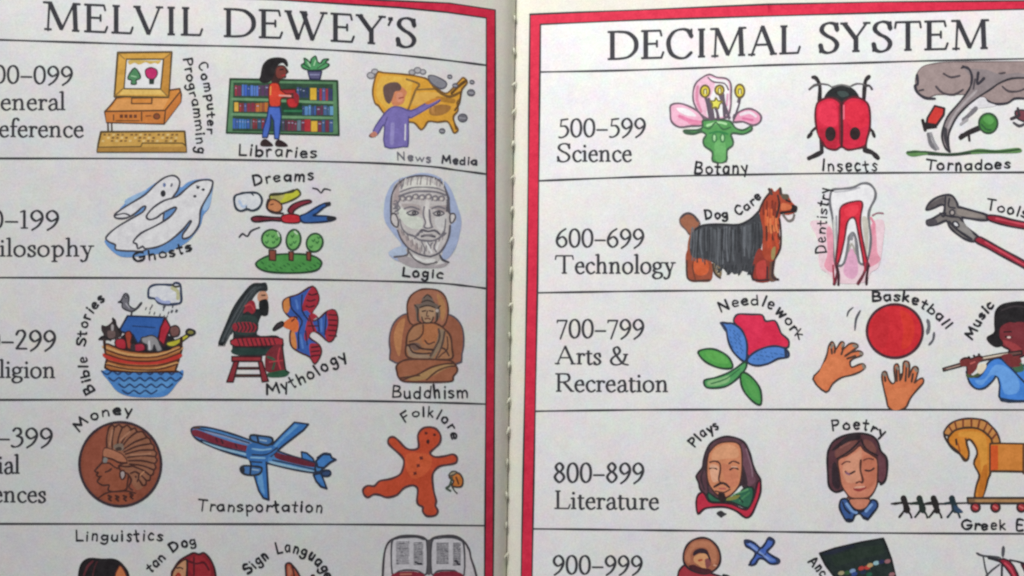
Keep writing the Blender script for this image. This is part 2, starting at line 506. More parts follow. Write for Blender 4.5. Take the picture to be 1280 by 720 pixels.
HAND = {
'A': (78, "8,0 38,100 68,0;20,36 58,36"), 'B': (76, "14,0 14,100;14,100 50,96 56,76 40,54 14,52;40,54 64,40 60,10 14,0"),
'C': (74, "62,84 40,100 14,80 10,44 24,6 46,0 66,18"), 'D': (80, "14,0 14,100;12,100 50,92 68,56 56,14 12,0"),
'E': (66, "58,98 12,98 12,0 60,2;12,50 50,50"), 'F': (64, "58,98 12,98;12,98 12,0;12,52 48,52"),
'G': (84, "68,84 44,100 14,82 8,44 24,6 50,0 70,18 70,42;44,42 74,42"), 'I': (36, "18,0 18,100"),
'L': (60, "12,100 12,2;12,2 56,2"), 'M': (94, "10,0 18,98;18,98 46,30;46,30 74,98;74,98 84,0"),
'N': (80, "12,0 12,98;12,98 64,0;64,0 64,98"), 'P': (68, "14,0 14,100;12,98 50,94 58,70 44,50 14,46"),
'S': (66, "56,86 36,100 12,88 14,64 44,48 56,26 40,2 8,12"), 'T': (74, "6,98 70,98;38,98 38,0"),
'a': (60, "46,58 24,62 8,36 20,4 38,8 48,34;48,60 50,2"), 'b': (60, "12,100 12,0;12,44 32,60 50,44 48,14 30,0 12,12"),
'c': (54, "46,52 26,62 8,36 18,4 46,8"), 'd': (62, "48,100 48,0;48,20 30,0 10,16 12,46 30,60 48,44"),
'e': (58, "10,32 46,36 40,58 20,60 8,34 20,2 46,8"), 'g': (60, "46,54 24,62 10,38 22,12 44,24;48,60 46,-16 26,-34 8,-20"),
'h': (60, "12,100 12,0;12,40 32,60 46,44 46,0"), 'i': (28, "14,60 14,0;14,86 14.5,92"), 'k': (58, "12,100 12,0;44,60 12,26;20,32 48,0"),
'l': (28, "14,100 14,0"), 'm': (88, "12,60 12,0;12,40 28,60 42,44 42,0;42,40 58,60 74,44 74,0"),
'n': (60, "12,60 12,0;12,40 30,60 46,44 46,0"), 'o': (60, "30,61 10,44 12,12 32,0 50,16 48,46 30,61"),
'p': (60, "12,60 12,-40;12,44 32,60 50,44 48,14 30,0 12,12"), 'r': (46, "12,60 12,0;12,38 26,58 42,54"),
's': (50, "42,54 24,62 10,48 28,32 42,16 26,0 8,8"), 't': (46, "22,92 22,4 34,0;4,60 40,60"),
'u': (60, "12,60 12,18 28,0 46,18;46,60 48,0"), 'w': (80, "8,60 22,2;22,2 40,56;40,56 56,2;56,2 72,60"),
'y': (58, "10,60 28,8;48,60 24,-34"), ' ': (48, ""),
}
def hand(art, text, path, h, w=1.5, col='202026', piece='caption', gap=8):
    path = P(path); path = cat(path, False, 6)
    total = sum(HAND[c][0] + gap for c in text); L = plen(path)
    h *= 1.06; k = h / 100.0; kx = L / total; pos = 0
    for ch in text:
        adv, g = HAND[ch]
        (bx, by), (tx, ty) = path_at(path, (pos + (adv + gap) / 2) * kx)
        jy = random.uniform(-.6, .6); r = random.uniform(-.13, .13); zz = random.uniform(.9, 1.12); ww = w * random.uniform(.88, 1.25)
        cx_, sx_ = math.cos(r), math.sin(r); ux, uy = tx * cx_ - ty * sx_, ty * cx_ + tx * sx_
        for st in g.split(';'):
            if not st.strip(): continue
            q = P(st)
            if len(q) > 2: q = cat(q, False, 3)
            m = []
            for x, y in q:
                lx = (x - adv / 2) * kx * (2 - zz) + random.uniform(-.18, .18); ly = -y * k * zz + jy + random.uniform(-.22, .22)
                m.append((bx + lx * ux - ly * uy, by + lx * uy + ly * ux))
            art.line(piece, col, ww, m, 0.16)
        pos += adv + gap

# ------------------------------------------------------------------ tint, frames, rules
RED = 'd22344'; BLK = '2a2a2e'
innerL = P("-68,-9 100,-7 250,-4 350,0 430,5 500,9.5 560,15.5 608,22.5 608.4,350 606,700 605,812 400,811 -68,810")
outerL = P("-80,-21 100,-19.5 300,-16 400,-6 470,0 562,4 619,12.5 619,350 616.5,700 615,824 -80,822")
innerR = P("675.5,30.5 800,25 960,20 1100,16 1280,11.5 1346,10.5 1346,822 900,820 663.5,815 665.5,690 672,350")
outerR = P("662.5,18 720,15.5 800,12.5 900,8 960,5.5 1100,2.5 1280,1 1360,0 1360,834 900,832 650,828 652,690 658.8,350")
def cut(pts, n=12):
    out = []
    for a, b in zip(pts, pts[1:] + pts[:1]):
        m = max(1, int(math.hypot(b[0] - a[0], b[1] - a[1]) / 40))
        for k in range(m): out.append((a[0] + (b[0] - a[0]) * k / m, a[1] + (b[1] - a[1]) * k / m))
    return out
for inn, out in ((innerL, outerL), (innerR, outerR)):
    a = Art('printed_panel', lift=0.03); a.raw(cut(inn), M_TINT, ''); a.finish(book)
    a = Art('red_frame', 'printed red border with thin black outlines', lift=0.06)
    a.raw(cut(out), RED, ''); a.line('', BLK, 2.0, cut(out), 0.25, closed=True)
    a.raw(cut(inn), None, ''); a.line('', BLK, 2.0, cut(inn), 0.25, closed=True); a.finish(book)
rulesL = ["-68,48 0,49.8 100,53 200,56 320,58.5 430,63.5 500,69 560,75.5 607,81.5",
          "-68,197.5 0,198 200,198.5 430,202.5 530,207.5 570,212.5 607,217.5",
          "-68,346 0,347 250,347.8 440,350.5 540,353.5 580,357 607,360.5",
          "-68,500 0,499.8 240,499.5 440,501 540,503 606,505",
          "-68,655 0,654.8 280,655 450,655.5 606,657"]
rulesR = ["675,90 780,88 870,85 960,81.5 1060,79 1160,76 1280,73.5 1346,72.5",
          "674,226 760,222.5 840,220 980,217.5 1120,216 1280,215.5 1346,215.5",
          "671.5,366 760,364.5 840,363.5 1000,362.7 1140,362.3 1346,362",
          "669,514 760,512.7 860,512 1000,511.8 1346,512.5",
          "666,661 760,662 840,663 930,664 1000,665 1140,666.5 1346,667.5"]
for r in rulesL + rulesR:
    a = Art('row_rule', lift=0.075); a.line('', '3a3a3e', 2.3, cat(P(r), False, 5), 0.2); a.finish(book)

# ------------------------------------------------------------------ headings and row titles
def words(name, label, items, **kw):
    a = Art(name, label, lift=0.09)
    for (t, p, h) in items: serif(a, t, p, h, **kw)
    return a.finish(book)
words('page_heading', "printed heading MELVIL DEWEY'S", [
    ("MELVIL", "52,37 104,40 160,42.5 253,45", 35.5), ("DEWEY'S", "277,46 340,48 400,51 450,54 486,56.5 522,60", 36)], T=16.5, t=7.6)
words('page_heading', 'printed heading DECIMAL SYSTEM', [
    ("DECIMAL", "757,75 870,72 1000,67", 36), ("SYSTEM", "1022,66 1130,63.5 1238,61", 37)], T=16.5, t=7.6)
RT = dict(T=15.0, t=7.8, col='37373c')
words('row_title', 'row title 000-099 General Reference', [("000-099", "-26,103 92,105", 22), ("General", "-31,137.5 82,137.5", 22), ("Reference", "-27,171 105,171.5", 22)], **RT)
words('row_title', 'row title 100-199 Philosophy', [("100-199", "-46,285 75,286", 23), ("Philosophy", "-45,320.5 117,320.5", 22)], **RT)
words('row_title', 'row title 200-299 Religion', [("200-299", "-52,436 71,437", 24), ("Religion", "-40,472 70,472.5", 22)], **RT)
words('row_title', 'row title 300-399 Social Sciences', [("300-399", "-58,557 67,558", 23), ("Social", "-50,592 25,592", 23), ("Sciences", "-50,627.5 58,628", 22)], **RT)
words('row_title', 'row title 500-599 Science', [("500-599", "697,171 808,170", 22.5), ("Science", "695,202 790,202", 22.5)], **RT)
words('row_title', 'row title 600-699 Technology', [("600-699", "694,308.5 806,308.5", 22.5), ("Technology", "693,342 844,342", 23)], **RT)
words('row_title', 'row title 700-799 Arts & Recreation', [("700-799", "695,422 806,422", 23), ("Arts &", "693,455 787,456", 22.5), ("Recreation", "692,489.5 836,490", 23)], **RT)
words('row_title', 'row title 800-899 Literature', [("800-899", "691,602.5 806,602.5", 24), ("Literature", "691,636 824,637", 23)], **RT)
words('row_title', 'row title 900-999', [("900-999", "690,717 804,717.5", 23)], **RT)

# ------------------------------------------------------------------ the drawings
# computer (zoom origin 110,60 x5.144)
a = Art('computer_drawing', 'drawing of an orange desktop computer, captioned Computer Programming', 0.10, 110, 60, 5.144)
a.o('', 'd98d3f', "182,322 590,262 600,300 596,345 490,488 120,478 108,410 150,365", 1.8, '5a3a22', 0)
a.f('', 'cf7d38', "500,400 594,290 598,345 492,486", 0)
a.f('', 'd07f3a', "112,408 498,402 490,486 118,476", 0)
a.f('', 'e3a05a', "190,330 520,325 480,398 140,402", 0)
a.s('', '5a3a22', 1.6, "112,408 496,402 594,280", 0); a.s('', '5a3a22', 1.6, "498,402 490,486", 0)
a.s('', '5a3a22', 1.3, "165,430 165,465", 0); a.s('', '5a3a22', 1.6, "345,415 345,470", 0); a.s('', '5a3a22', 1.2, "180,468 330,468", 0)
for x in (205, 235, 265, 295): a.f('', '6b3b26', f"{x},428 {x+20},428 {x+20},450 {x},450", 0)
a.s('', '6b3b26', 1.3, "372,438 405,436", 0); a.e('', '8a4a2a', 442, 440, 20, 18, 1.2, '5a3a22')
a.o('', 'd98d3f', "282,322 412,320 410,358 280,358", 1.5, '5a3a22', 0)
a.s('', '4a3a30', 1.8, "128,480 130,535", 0); a.s('', '4a3a30', 1.8, "152,484 154,535", 0)
a.o('monitor', 'd8a548', "192,30 538,26 518,318 170,312", 2.3, '5c4a2a', 0)
a.f('monitor', 'c98f3c', "465,72 532,36 516,312 478,270", 0)
a.f('monitor', 'e8c06a', "205,300 228,262 470,268 500,300", 0)
a.s('monitor', '8a6a35', 1.2, "196,34 236,72", 0); a.s('monitor', '8a6a35', 1.2, "534,32 488,72", 0); a.s('monitor', '8a6a35', 1.2, "174,308 224,262", 0); a.s('monitor', '8a6a35', 1.2, "516,314 470,268", 0)
a.o('screen', 'efeff2', "248,72 486,72 468,264 232,262", 1.6, '5c4a2a', 0)
a.f('screen', 'd2b25c', "262,80 340,78 420,82 470,80 452,104 430,96 400,104 370,92 330,108 300,96 268,108", 1)
a.o('plant_icon', '4f8a5c', "300,128 334,170 336,196 310,208 312,232 278,232 280,208 258,200 262,175", 1.4, '25352c')
a.s('plant_icon', '9cc69c', 1.2, "280,180 310,186"); 
a.o('flower_icon', 'c4276a', "372,140 405,126 440,140 446,170 430,195 410,202 384,192 370,168", 1.3, '4a2038')
a.f('flower_icon', '2a3a34', "392,202 428,202 424,234 394,234", 0)
a.o('keyboard', 'd2a552', "84,540 622,536 632,668 60,668 66,620", 2.2, '5c4a2a', 0)
a.f('keyboard', 'b98b42', "66,640 630,634 630,666 62,666", 0); a.s('keyboard', '5c4a2a', 1.3, "64,638 340,634 350,612 608,612 628,630", 0)
for r_ in range(3):
    for k in range(17):
        x = 100 + k * 29 - r_ * 5; y = 552 + r_ * 20
        if (k + r_ * 5) % 6 == 5: continue
        a.f('keyboard', ['7a5a33', '8f6c3c', 'e6c98a'][(k * 7 + r_) % 3], f"{x},{y} {x+17},{y} {x+15},{y+12} {x-2},{y+12}", 0)
hand(a, "Programming", "228,72 234,100 240,130 245,160 246,193", 11, 1.6)
hand(a, "Computer", "247,78 254,104 259,130 259,168", 9.5, 1.6)
a.finish(book)

# library (270,60)
a = Art('library_drawing', 'drawing of a librarian at a green bookcase, captioned Libraries', 0.10, 270, 60, 5.144)
a.o('', '5d8a62', "92,200 780,212 790,560 68,545", 2.2, '24402c', 0)
a.f('', '2c4a36', "112,222 752,232 754,545 106,535", 0)
cols = ['3f63b0', '8a2f45', '4a6fc0', 'b03a3a', 'd8a63c', '5a4a86', '3a2f52', '5f8fc8', '7a3550', '2f4f8f', 'c8582f']
rnd = random.Random(5)
def books_row(piece, x0, x1, yt, yb, seed, pal):
    q = random.Random(seed); x = x0
    while x < x1:
        w = q.choice((14, 18, 22, 26)); h = q.uniform(0, 10); c = q.choice(pal)
        a.f(piece, c, f"{x},{yt+h} {x+w-4},{yt+h} {x+w-4},{yb} {x},{yb}", 0)
        if q.random() < .5: a.f(piece, 'a8b0cc', f"{x+3},{yt+h+14} {x+w-8},{yt+h+14} {x+w-8},{yt+h+20} {x+3},{yt+h+20}", 0)
        x += w
books_row('book_row', 122, 165, 235, 308, 1, ['a03048', '7a2f50']); books_row('book_row', 168, 268, 235, 308, 2, ['3f63c0', '5a80d0', '2f4fa0'])
books_row('book_row', 272, 340, 235, 308, 3, ['5a3a60', 'c06a38', 'a03a38']); books_row('book_row', 520, 600, 250, 320, 4, ['2c3a60', 'b84a30', '4a5a90'])
a.f('book_row', 'e0b43a', "606,258 646,258 646,334 606,334", 0)
books_row('book_row', 652, 745, 255, 338, 6, ['5a5a98', '8a2f50', '3a3a70', 'a83048'])
a.s('', '6f9c72', 3.2, "106,328 330,334", 0); a.s('', '6f9c72', 3.2, "420,340 750,352", 0)
a.f('book_row', 'e6b54c', "118,350 144,350 144,408 118,408", 0)
books_row('book_row', 150, 255, 352, 410, 8, ['5a5a98', '8a2f45', '6a4a80', 'a83838']); books_row('book_row', 258, 330, 350, 410, 9, ['d88a34', 'c07030', 'b05030'])
a.f('', '17402c', "420,350 552,352 552,430 420,430", 0); a.s('', '2f7a50', 2.2, "440,405 550,405", 0)
books_row('book_row', 556, 645, 368, 432, 10, ['3f63b0', '5f8fc8', '3a4a80']); books_row('book_row', 648, 690, 368, 432, 11, ['8a2f45', '6a2f50']); books_row('book_row', 692, 750, 368, 432, 12, ['6aa0c8', '4a6a98'])
a.s('', '6f9c72', 3.0, "104,426 330,432", 0); a.s('', '6f9c72', 3.0, "420,444 750,450", 0)
books_row('book_row', 108, 220, 450, 518, 13, ['4a80c8', '5f95d8', '3f63b0']); books_row('book_row', 222, 330, 452, 520, 14, ['3a5a7a', '8a3040', '5a6a7a'])
books_row('book_row', 425, 560, 462, 532, 15, ['4a4a60', '5a2f48', '7a3048', '6a8090']); a.f('book_row', 'b83038', "570,460 608,460 608,536 570,536", 0); a.f('book_row', 'dfb23c', "612,470 652,470 652,538 612,538", 0)
books_row('book_row', 656, 750, 462, 540, 17, ['3f5a8a', '4a8090', '7a3048', '3a4a60'])
a.o('plant', '4f9a62', "548,110 570,95 566,66 592,80 608,98 612,72 640,52 652,86 672,98 690,74 724,72 704,92 728,108 700,132 660,142 600,142 560,130", 1.5, '1f3f2c')
a.s('plant', 'a9d4a8', 1.3, "590,92 606,118"); a.s('plant', 'a9d4a8', 1.3, "640,80 630,112"); a.s('plant', '1f3f2c', 1.3, "566,104 602,130"); a.s('plant', 'a9d4a8', 1.2, "690,106 660,124"); a.s('plant', '1f3f2c', 1.3, "652,130 700,100")
a.o('plant', '5c5a7e', "590,150 680,150 668,202 604,200", 1.4, '26264a', 0)
a.s('plant', '8f90b4', 1.2, "604,172 664,172", 0)
a.f('librarian', '3c2422', "380,120 430,110 455,130 468,154 452,168 450,190 420,200 400,232 360,230 360,170")
a.f('librarian', '7a3a32', "392,130 430,118 450,150 440,186 410,196 388,180")
a.s('librarian', '2a1414', 1.3, "412,140 432,138", 0); a.s('librarian', 'b03038', 1.4, "424,178 444,174", 0)
a.f('librarian', '1d191b', "285,180 300,110 340,70 400,60 450,72 464,110 452,118 430,96 400,108 380,140 368,190 340,222 300,225 276,205")
a.f('librarian', '5a2c2a', "400,300 520,298 528,316 400,326", 0)
a.o('librarian', 'd8432c', "345,235 398,228 420,270 480,296 478,310 420,325 412,372 352,376 340,320", 1.3, '5a1a18')
a.s('librarian', 'f0a050', 1.6, "352,250 350,300"); a.s('librarian', 'e9a59c', 1.8, "408,305 480,310", 0)
a.o('librarian', 'a82a30', "412,268 510,266 514,292 450,296", 1.2, '4a1518', 0)
a.o('librarian', 'c42a30', "455,335 490,322 530,345 516,380 470,378", 1.2, '5a1a18')
a.f('librarian', '9a2430', "500,290 530,300 532,350 508,350", 1)
a.o('librarian', '4a6cc4', "338,378 412,380 420,440 404,585 376,582 372,470 352,430 350,500 330,575 298,575 304,520 330,440", 1.4, '1f2f5f', 0)
a.f('librarian', '301d20', "290,600 320,585 362,616 360,632 290,630", 1); a.f('librarian', '301d20', "384,600 410,590 455,616 456,634 386,632", 1)
hand(a, "Libraries", "296,194.5 340,195 398,197.5", 12, 1.8)
a.finish(book)

# news media (450,70)
a = Art('map_drawing', 'drawing of a reporter pointing at a yellow map, captioned News Media', 0.10, 450, 70, 5.144)
for (x, y, r) in ((70, 125, 24), (95, 100, 20), (335, 105, 20), (370, 92, 22), (405, 102, 18)): a.e('weather_mark', 'b9b7bb', x, y, r, r * .8, 1.3, '77757c')
a.o('', 'e6a83a', "110,110 150,108 240,114 330,124 400,138 436,152 470,190 545,240 590,215 640,160 665,140 690,170 655,215 645,270 625,300 630,350 600,390 612,440 630,475 605,495 585,455 560,420 500,425 440,420 415,455 390,472 350,430 300,420 170,380 120,320 95,300 82,220", 2.0, '7c5a2c')
a.f('', 'efb94f', "130,140 230,130 330,150 330,220 300,330 200,360 150,320 105,250"); a.f('', 'f2b657', "360,240 500,236 520,260 420,300 340,320")
a.s('', '8a6a3a', 2.4, "300,150 380,180 360,215 350,240 320,320 310,345"); a.s('', '8a6a3a', 2.0, "360,218 480,212 500,222")
a.s('', '7c5a2c', 3.0, "470,190 520,240 580,262 640,235"); a.s('', 'b58030', 6, "500,275 600,290"); a.f('', 'a8763a', "450,335 520,312 585,325 560,365 500,385 450,375")
a.s('', '6b4c24', 3.2, "590,240 640,190 680,160"); a.s('', '6b4c24', 2.2, "650,230 640,300 610,350"); a.s('', '6b4c24', 1.8, "600,400 618,470")
a.o('weather_mark', '8f8f98', "440,130 480,128 550,165 552,195 520,210 480,190 452,165", 1.5, '5a5a66')
for (x, y, r) in ((577, 133, 14), (720, 168, 14), (714, 236, 24), (660, 398, 30), (528, 482, 18), (612, 190, 16)):
    a.e('weather_mark', '77757e', x, y, r, r * .85, 1.0, '4b4b55'); a.s('weather_mark', 'aaaab2', 1.2, [(x - r * .6, y), (x + r * .6, y + 3)], 0)
a.f('reporter', 'd88a62', "210,240 260,200 290,215 302,240 290,262 282,300 250,318 212,318 200,280")
a.f('reporter', 'e59a7c', "235,245 270,235 275,285 240,295"); a.s('reporter', 'a0453a', 1.3, "252,272 278,266")
a.f('reporter', '6b5450', "150,240 152,195 190,172 240,170 266,195 258,222 225,230 210,270 190,308 165,290")
a.o('reporter', '7f74b8', "205,330 262,330 330,352 430,300 500,278 510,292 440,335 330,398 312,400 310,565 280,582 160,582 158,440 110,505 85,480 150,380", 1.5, '57508a')
a.s('reporter', '9a92cc', 4, "210,440 205,560"); a.s('reporter', 'e8e8ee', 1.6, "292,440 290,540", 0); a.s('reporter', '57508a', 1.2, "160,440 175,395")
a.f('reporter', 'd98d3a', "420,300 470,275 520,270 500,285 440,312"); a.f('reporter', 'c98672', "66,500 95,485 112,505 92,522 64,520"); a.s('reporter', '6a4a44', 1.2, "66,505 60,515 76,522")
hand(a, "News", "495,199.5 540,202.5", 9, 1.3, '6f6e78'); hand(a, "Media", "551,203.5 597,206", 9, 1.7, '3a3a42')
a.finish(book)

# ghosts (120,205)
a = Art('ghost_drawing', 'drawing of two white ghosts with blue shadow, captioned Ghosts', 0.10, 120, 205, 5.144)
a.f('', '6c9ad2', "180,260 300,180 400,110 470,78 520,100 545,150 590,118 660,98 750,104 745,200 728,280 690,330 670,400 600,490 540,530 450,570 330,585 200,600 130,580 60,510 80,470 250,330 180,340 130,330")
a.f('', '9ec0e4', "190,230 300,175 330,165 260,230 200,262"); a.f('', '9ec0e4', "690,180 742,160 735,260 690,300")
a.o('ghost|1', 'e6e4e8', "490,218 525,170 538,110 505,76 450,84 390,125 320,195 230,250 135,312 120,340 150,350 200,345 255,315 300,275 320,275 300,310 230,350 130,410 66,470 82,500 125,520 130,552 240,560 330,548 420,430 440,300", 2.1, '45444e')
a.e('ghost|1', '6b7ca8', 440, 135, 10, 14, 0); a.e('ghost|1', '6b6b7a', 486, 136, 7, 14, 0, ang=20); a.e('ghost|1', '2c2c33', 432, 190, 17, 22, 0)
a.s('ghost|1', '45444e', 1.8, "128,330 180,318 215,330")
a.o('ghost|2', 'e9e7ea', "745,108 700,102 640,115 580,160 520,210 440,235 370,280 325,335 345,358 390,345 430,315 500,280 516,290 470,345 380,400 290,445 240,500 262,515 270,545 300,530 320,545 400,532 480,490 560,420 600,370 612,372 590,410 560,450 560,480 600,470 640,430 665,380 672,300 700,240 735,180 750,130", 2.2, '45444e')
for (x, y) in ((655, 152), (690, 165), (636, 208)): a.e('ghost|2', '3a3a44', x, y, 11, 9, 0)
a.s('ghost|2', '5a5a66', 1.2, "645,140 668,146"); 
hand(a, "Ghosts", "166,327 190,324 215,320 242,311", 11, 1.8)
a.finish(book)

# dreams (280,205)
a = Art('dream_drawing', 'drawing of a dreamer flying over round trees, captioned Dreams', 0.10, 280, 205, 5.144)
a.o('cloud', 'e2e6f0', "66,240 72,205 105,192 130,186 170,184 215,188 240,215 242,250 220,285 180,300 150,290 110,302 78,285", 2.6, '2e3a48')
a.s('cloud', 'b9cbe6', 3, "100,240 120,275 140,270"); a.s('cloud', '2e3a48', 1.4, "170,184 190,202"); a.s('cloud', '2e3a48', 1.4, "145,272 142,292")
a.o('', 'c9cb3c', "300,195 380,188 440,180 470,162 492,190 470,215 420,240 370,255 330,245 300,235", 2.0, '4a4a28'); a.f('', 'b9b26a', "310,200 390,195 360,240 315,235"); a.s('', '3a3a28', 2.6, "300,200 380,190 450,168")
a.o('', 'd18a5c', "290,240 320,228 365,255 372,290 345,310 300,300 280,285", 1.8, '5a3a2a')
a.s('', '5a2a24', 1.2, "300,262 318,258"); a.s('', '3a2a2a', 2.4, "285,230 275,280 310,310 380,318")
a.o('', '8a2a3a', "410,300 440,262 490,240 548,232 560,246 500,268 450,300 440,325", 1.8, '33161e')
a.o('', '7a2334', "176,350 210,336 300,342 372,346 372,366 300,362 200,372", 2.0, '2c161e')
a.o('', 'cc2b38', "372,335 430,322 488,335 488,372 440,380 378,372", 1.6, '4a161e')
a.o('', '3563a8', "490,335 530,318 600,275 650,252 682,258 640,282 600,315 575,332 660,335 716,346 700,362 640,372 540,378 500,370", 2.0, '1c2c4c')
a.f('', '2b2b33', "650,250 684,244 684,268 655,268"); a.f('', '2b2b33', "665,338 716,340 716,360 665,362")
a.s('bird_mark', '33333b', 1.7, "570,155 600,162 625,185 645,160 684,168"); a.s('bird_mark', '33333b', 1.9, "98,470 120,448 150,465 175,430 228,408")
a.o('tree_drawing', '4f9a4c', "205,640 260,600 340,582 470,578 570,590 620,620 625,650 590,685 480,700 330,698 240,680", 2.2, '22452a')
for k in range(16): x = 240 + k * 24; a.s('tree_drawing', '2b6a34', 1.3, [(x, 630 + (k * 37) % 50), (x + 14, 640 + (k * 37) % 50)], 0)
for (x, w) in ((312, 22), (432, 15), (545, 14)): a.o('tree_drawing', '8a4636', f"{x-w},{555 if w>20 else 565} {x+w},{555 if w>20 else 565} {x+w-2},622 {x-w+2},618", 1.5, '3c2a22', 0)
a.e('tree_drawing', '74b866', 305, 482, 62, 60, 2.2, '2c4a34'); a.e('tree_drawing', '74b866', 447, 488, 46, 66, 2.2, '2c4a34', 8); a.e('tree_drawing', '74b866', 583, 506, 52, 60, 2.2, '2c4a34', 20)
for (x, y) in ((280, 455), (315, 462), (275, 500), (318, 500), (340, 480), (440, 460), (455, 500), (430, 515), (575, 490), (600, 500), (560, 530), (610, 470)): a.s('tree_drawing', '3c7a40', 1.5, [(x - 8, y), (x, y + 10), (x + 9, y - 4)])
a.s('tree_drawing', 'cfe6c8', 1.8, "345,440 355,465"); a.s('tree_drawing', 'cfe6c8', 1.8, "455,435 470,450")
hand(a, "Dreams", "315,231.5 350,227 394,224.5", 11.5, 1.7)
a.finish(book)

# logic head (460,210)
a = Art('statue_head_drawing', 'grey pencil drawing of a bearded stone head, captioned Logic', 0.10, 460, 210, 5.144)
a.f('', 'aebcdc', "250,55 340,32 430,45 500,90 540,150 570,230 600,330 590,420 560,520 500,590 440,560 260,545 200,600 130,545 215,500 160,420 105,330 110,200 150,110 200,70"); a.f('', 'bccbe2', "130,545 200,505 250,520 240,570 180,575")
a.f('', 'b6adb0', "190,580 260,570 360,625 460,620 520,606 470,640 300,640 220,610")
a.f('neck', 'cdc8c6', "258,510 470,520 450,600 400,625 330,610 265,565"); a.s('neck', '6a6568', 2.0, "258,530 300,585 370,620 440,605"); a.s('neck', '55535a', 2.4, "462,560 480,590 518,606"); a.s('neck', '6a6568', 2.2, "170,572 250,560 258,520")
a.f('neck', 'e8e6e2', "290,555 350,585 430,585 420,608 350,605 300,580")
a.f('face', 'd0cac8', "170,110 230,70 320,52 420,62 480,105 505,180 520,290 558,295 565,340 530,370 522,440 490,510 450,560 380,572 300,545 235,490 190,400 145,350 150,200")
a.f('face', 'e6e4dc', "215,130 280,85 340,70 400,90 440,125 330,135"); a.f('face', 'dfe4d8', "200,250 280,300 350,330 340,390 260,380 200,310"); a.f('face', 'e4e0dc', "370,220 395,230 398,370 372,370"); a.f('face', 'dcdad8', "430,330 500,300 500,400 450,390")
a.f('face', 'b9a9a8', "200,130 230,80 190,110 165,170 160,240 190,230 205,180"); a.f('face', 'bdb2b0', "220,230 330,240 345,300 300,270 240,262"); a.f('face', 'b5aaa9', "395,250 500,240 500,285 430,265"); a.f('face', 'c2b4b2', "195,380 250,440 330,500 330,545 250,500 205,440")
G1 = '7c7880'; G2 = '625f68'
a.s('face', G2, 2.2, "150,350 148,250 155,170 190,105 250,65 330,50 410,58 470,90 500,140 518,200 525,290")
a.s('face', G1, 1.5, "205,155 280,128 360,124 440,130 490,150"); a.s('face', G1, 2.2, "200,182 280,155 360,150 440,155 500,175"); a.s('face', G1, 1.6, "240,75 215,130")
for k in range(15):
    x = 190 + k * 21; a.s('face', ['a39a9c', '8a8286', 'e6e2dc'][k % 3], 1.2, [(x, 118 - 12 * math.sin(k / 14 * 3.1)), (x + 6 - k * .4, 92 - 18 * math.sin(k / 14 * 3.1)), (x + 14 - k, 74 - 16 * math.sin(k / 14 * 3.1))])
for k in range(30):
    t = k / 29; x = 215 + t * 290; y = 420 + 120 * math.sin(t * 3.14) - (k % 3) * 18; a.s('face', ['9a9092', '7c7478', 'dcd8d2'][k % 3], 1.1, [(x, y - 22), (x + 4 - 8 * t, y), (x + 8 - 16 * t, y + 14)])
for k in range(6):
    a.s('face', G1, 1.4, [(168 + k * 3, 215 + k * 16), (182 + k * 3, 210 + k * 16), (188, 225 + k * 14)]); a.s('face', G2, 1.5, [(508 - k, 190 + k * 16), (516 - k, 198 + k * 16), (506, 210 + k * 14)])
for k in range(7):
    x = 222 + k * 42; y = 198 - 14 * math.sin(k / 6 * 3.14) + (k % 2) * 6
    a.f('face', ['b5aaa8', 'a89e9e'][k % 2], [(x - 20, y - 10), (x + 4, y - 20), (x + 22, y - 6), (x + 16, y + 14), (x - 10, y + 16)]); a.s('face', G1, 1.5, [(x - 20, y + 12), (x - 16, y - 10), (x + 6, y - 18), (x + 18, y - 2), (x + 8, y + 14)]); a.e('face', 'e4e0d8', x - 2, y, 9, 7, 0)
a.s('face', G1, 1.8, "210,200 190,230 205,260 175,280"); a.s('face', G2, 2.4, "500,150 520,200 510,250 525,290"); a.s('face', G1, 1.6, "165,230 185,245 165,262")
a.s('face', G1, 2.0, "235,262 280,250 330,268"); a.s('face', G2, 1.7, "250,290 290,272 325,290 295,305 258,298"); a.e('face', '8d888c', 296, 290, 12, 9, 1)
a.s('face', G1, 2.0, "410,262 450,248 495,262"); a.s('face', G2, 1.7, "420,292 455,275 490,292 455,308 425,300"); a.e('face', '8d888c', 455, 292, 11, 9, 1)
a.s('face', G1, 1.8, "362,250 355,300 370,350 360,378 385,388 415,380"); a.s('face', G1, 2.2, "395,270 400,340 412,375")
a.s('face', G2, 2.4, "320,432 345,400 385,408 430,402 460,425"); a.s('face', G1, 2.2, "250,425 300,440 330,462 400,470 450,455 500,420"); a.s('face', G2, 2.6, "345,440 385,432 430,442")
a.s('face', G1, 1.6, "300,455 320,420 350,412"); a.s('face', '8a8488', 1.8, "360,430 410,430"); a.s('face', G1, 1.5, "345,475 365,520 360,550"); a.s('face', G1, 1.5, "440,470 425,510 440,540"); a.s('face', 'efeee8', 2.2, "375,480 395,520 410,545"); a.s('face', 'efeee8', 1.8, "455,480 440,520"); a.s('face', G1, 1.4, "385,480 400,500 415,480")
a.s('face', G1, 1.6, "205,330 220,390 260,430"); a.s('face', G2, 2.0, "190,400 215,460 260,515 330,555 400,570"); a.s('face', G2, 2.4, "400,570 460,545 500,490 522,430 528,370"); a.s('face', G1, 1.6, "500,330 492,400 470,430")
a.o('ear', 'd6d0ce', "150,300 175,295 195,340 190,380 165,370 148,340", 1.8, '5c585e'); a.o('ear', 'dedad8', "528,300 555,295 562,320 545,350 530,350", 1.8, '5c585e')
hand(a, "Logic", "501,345 530,346.5 555,347.5", 10.5, 1.7)
a.finish(book)

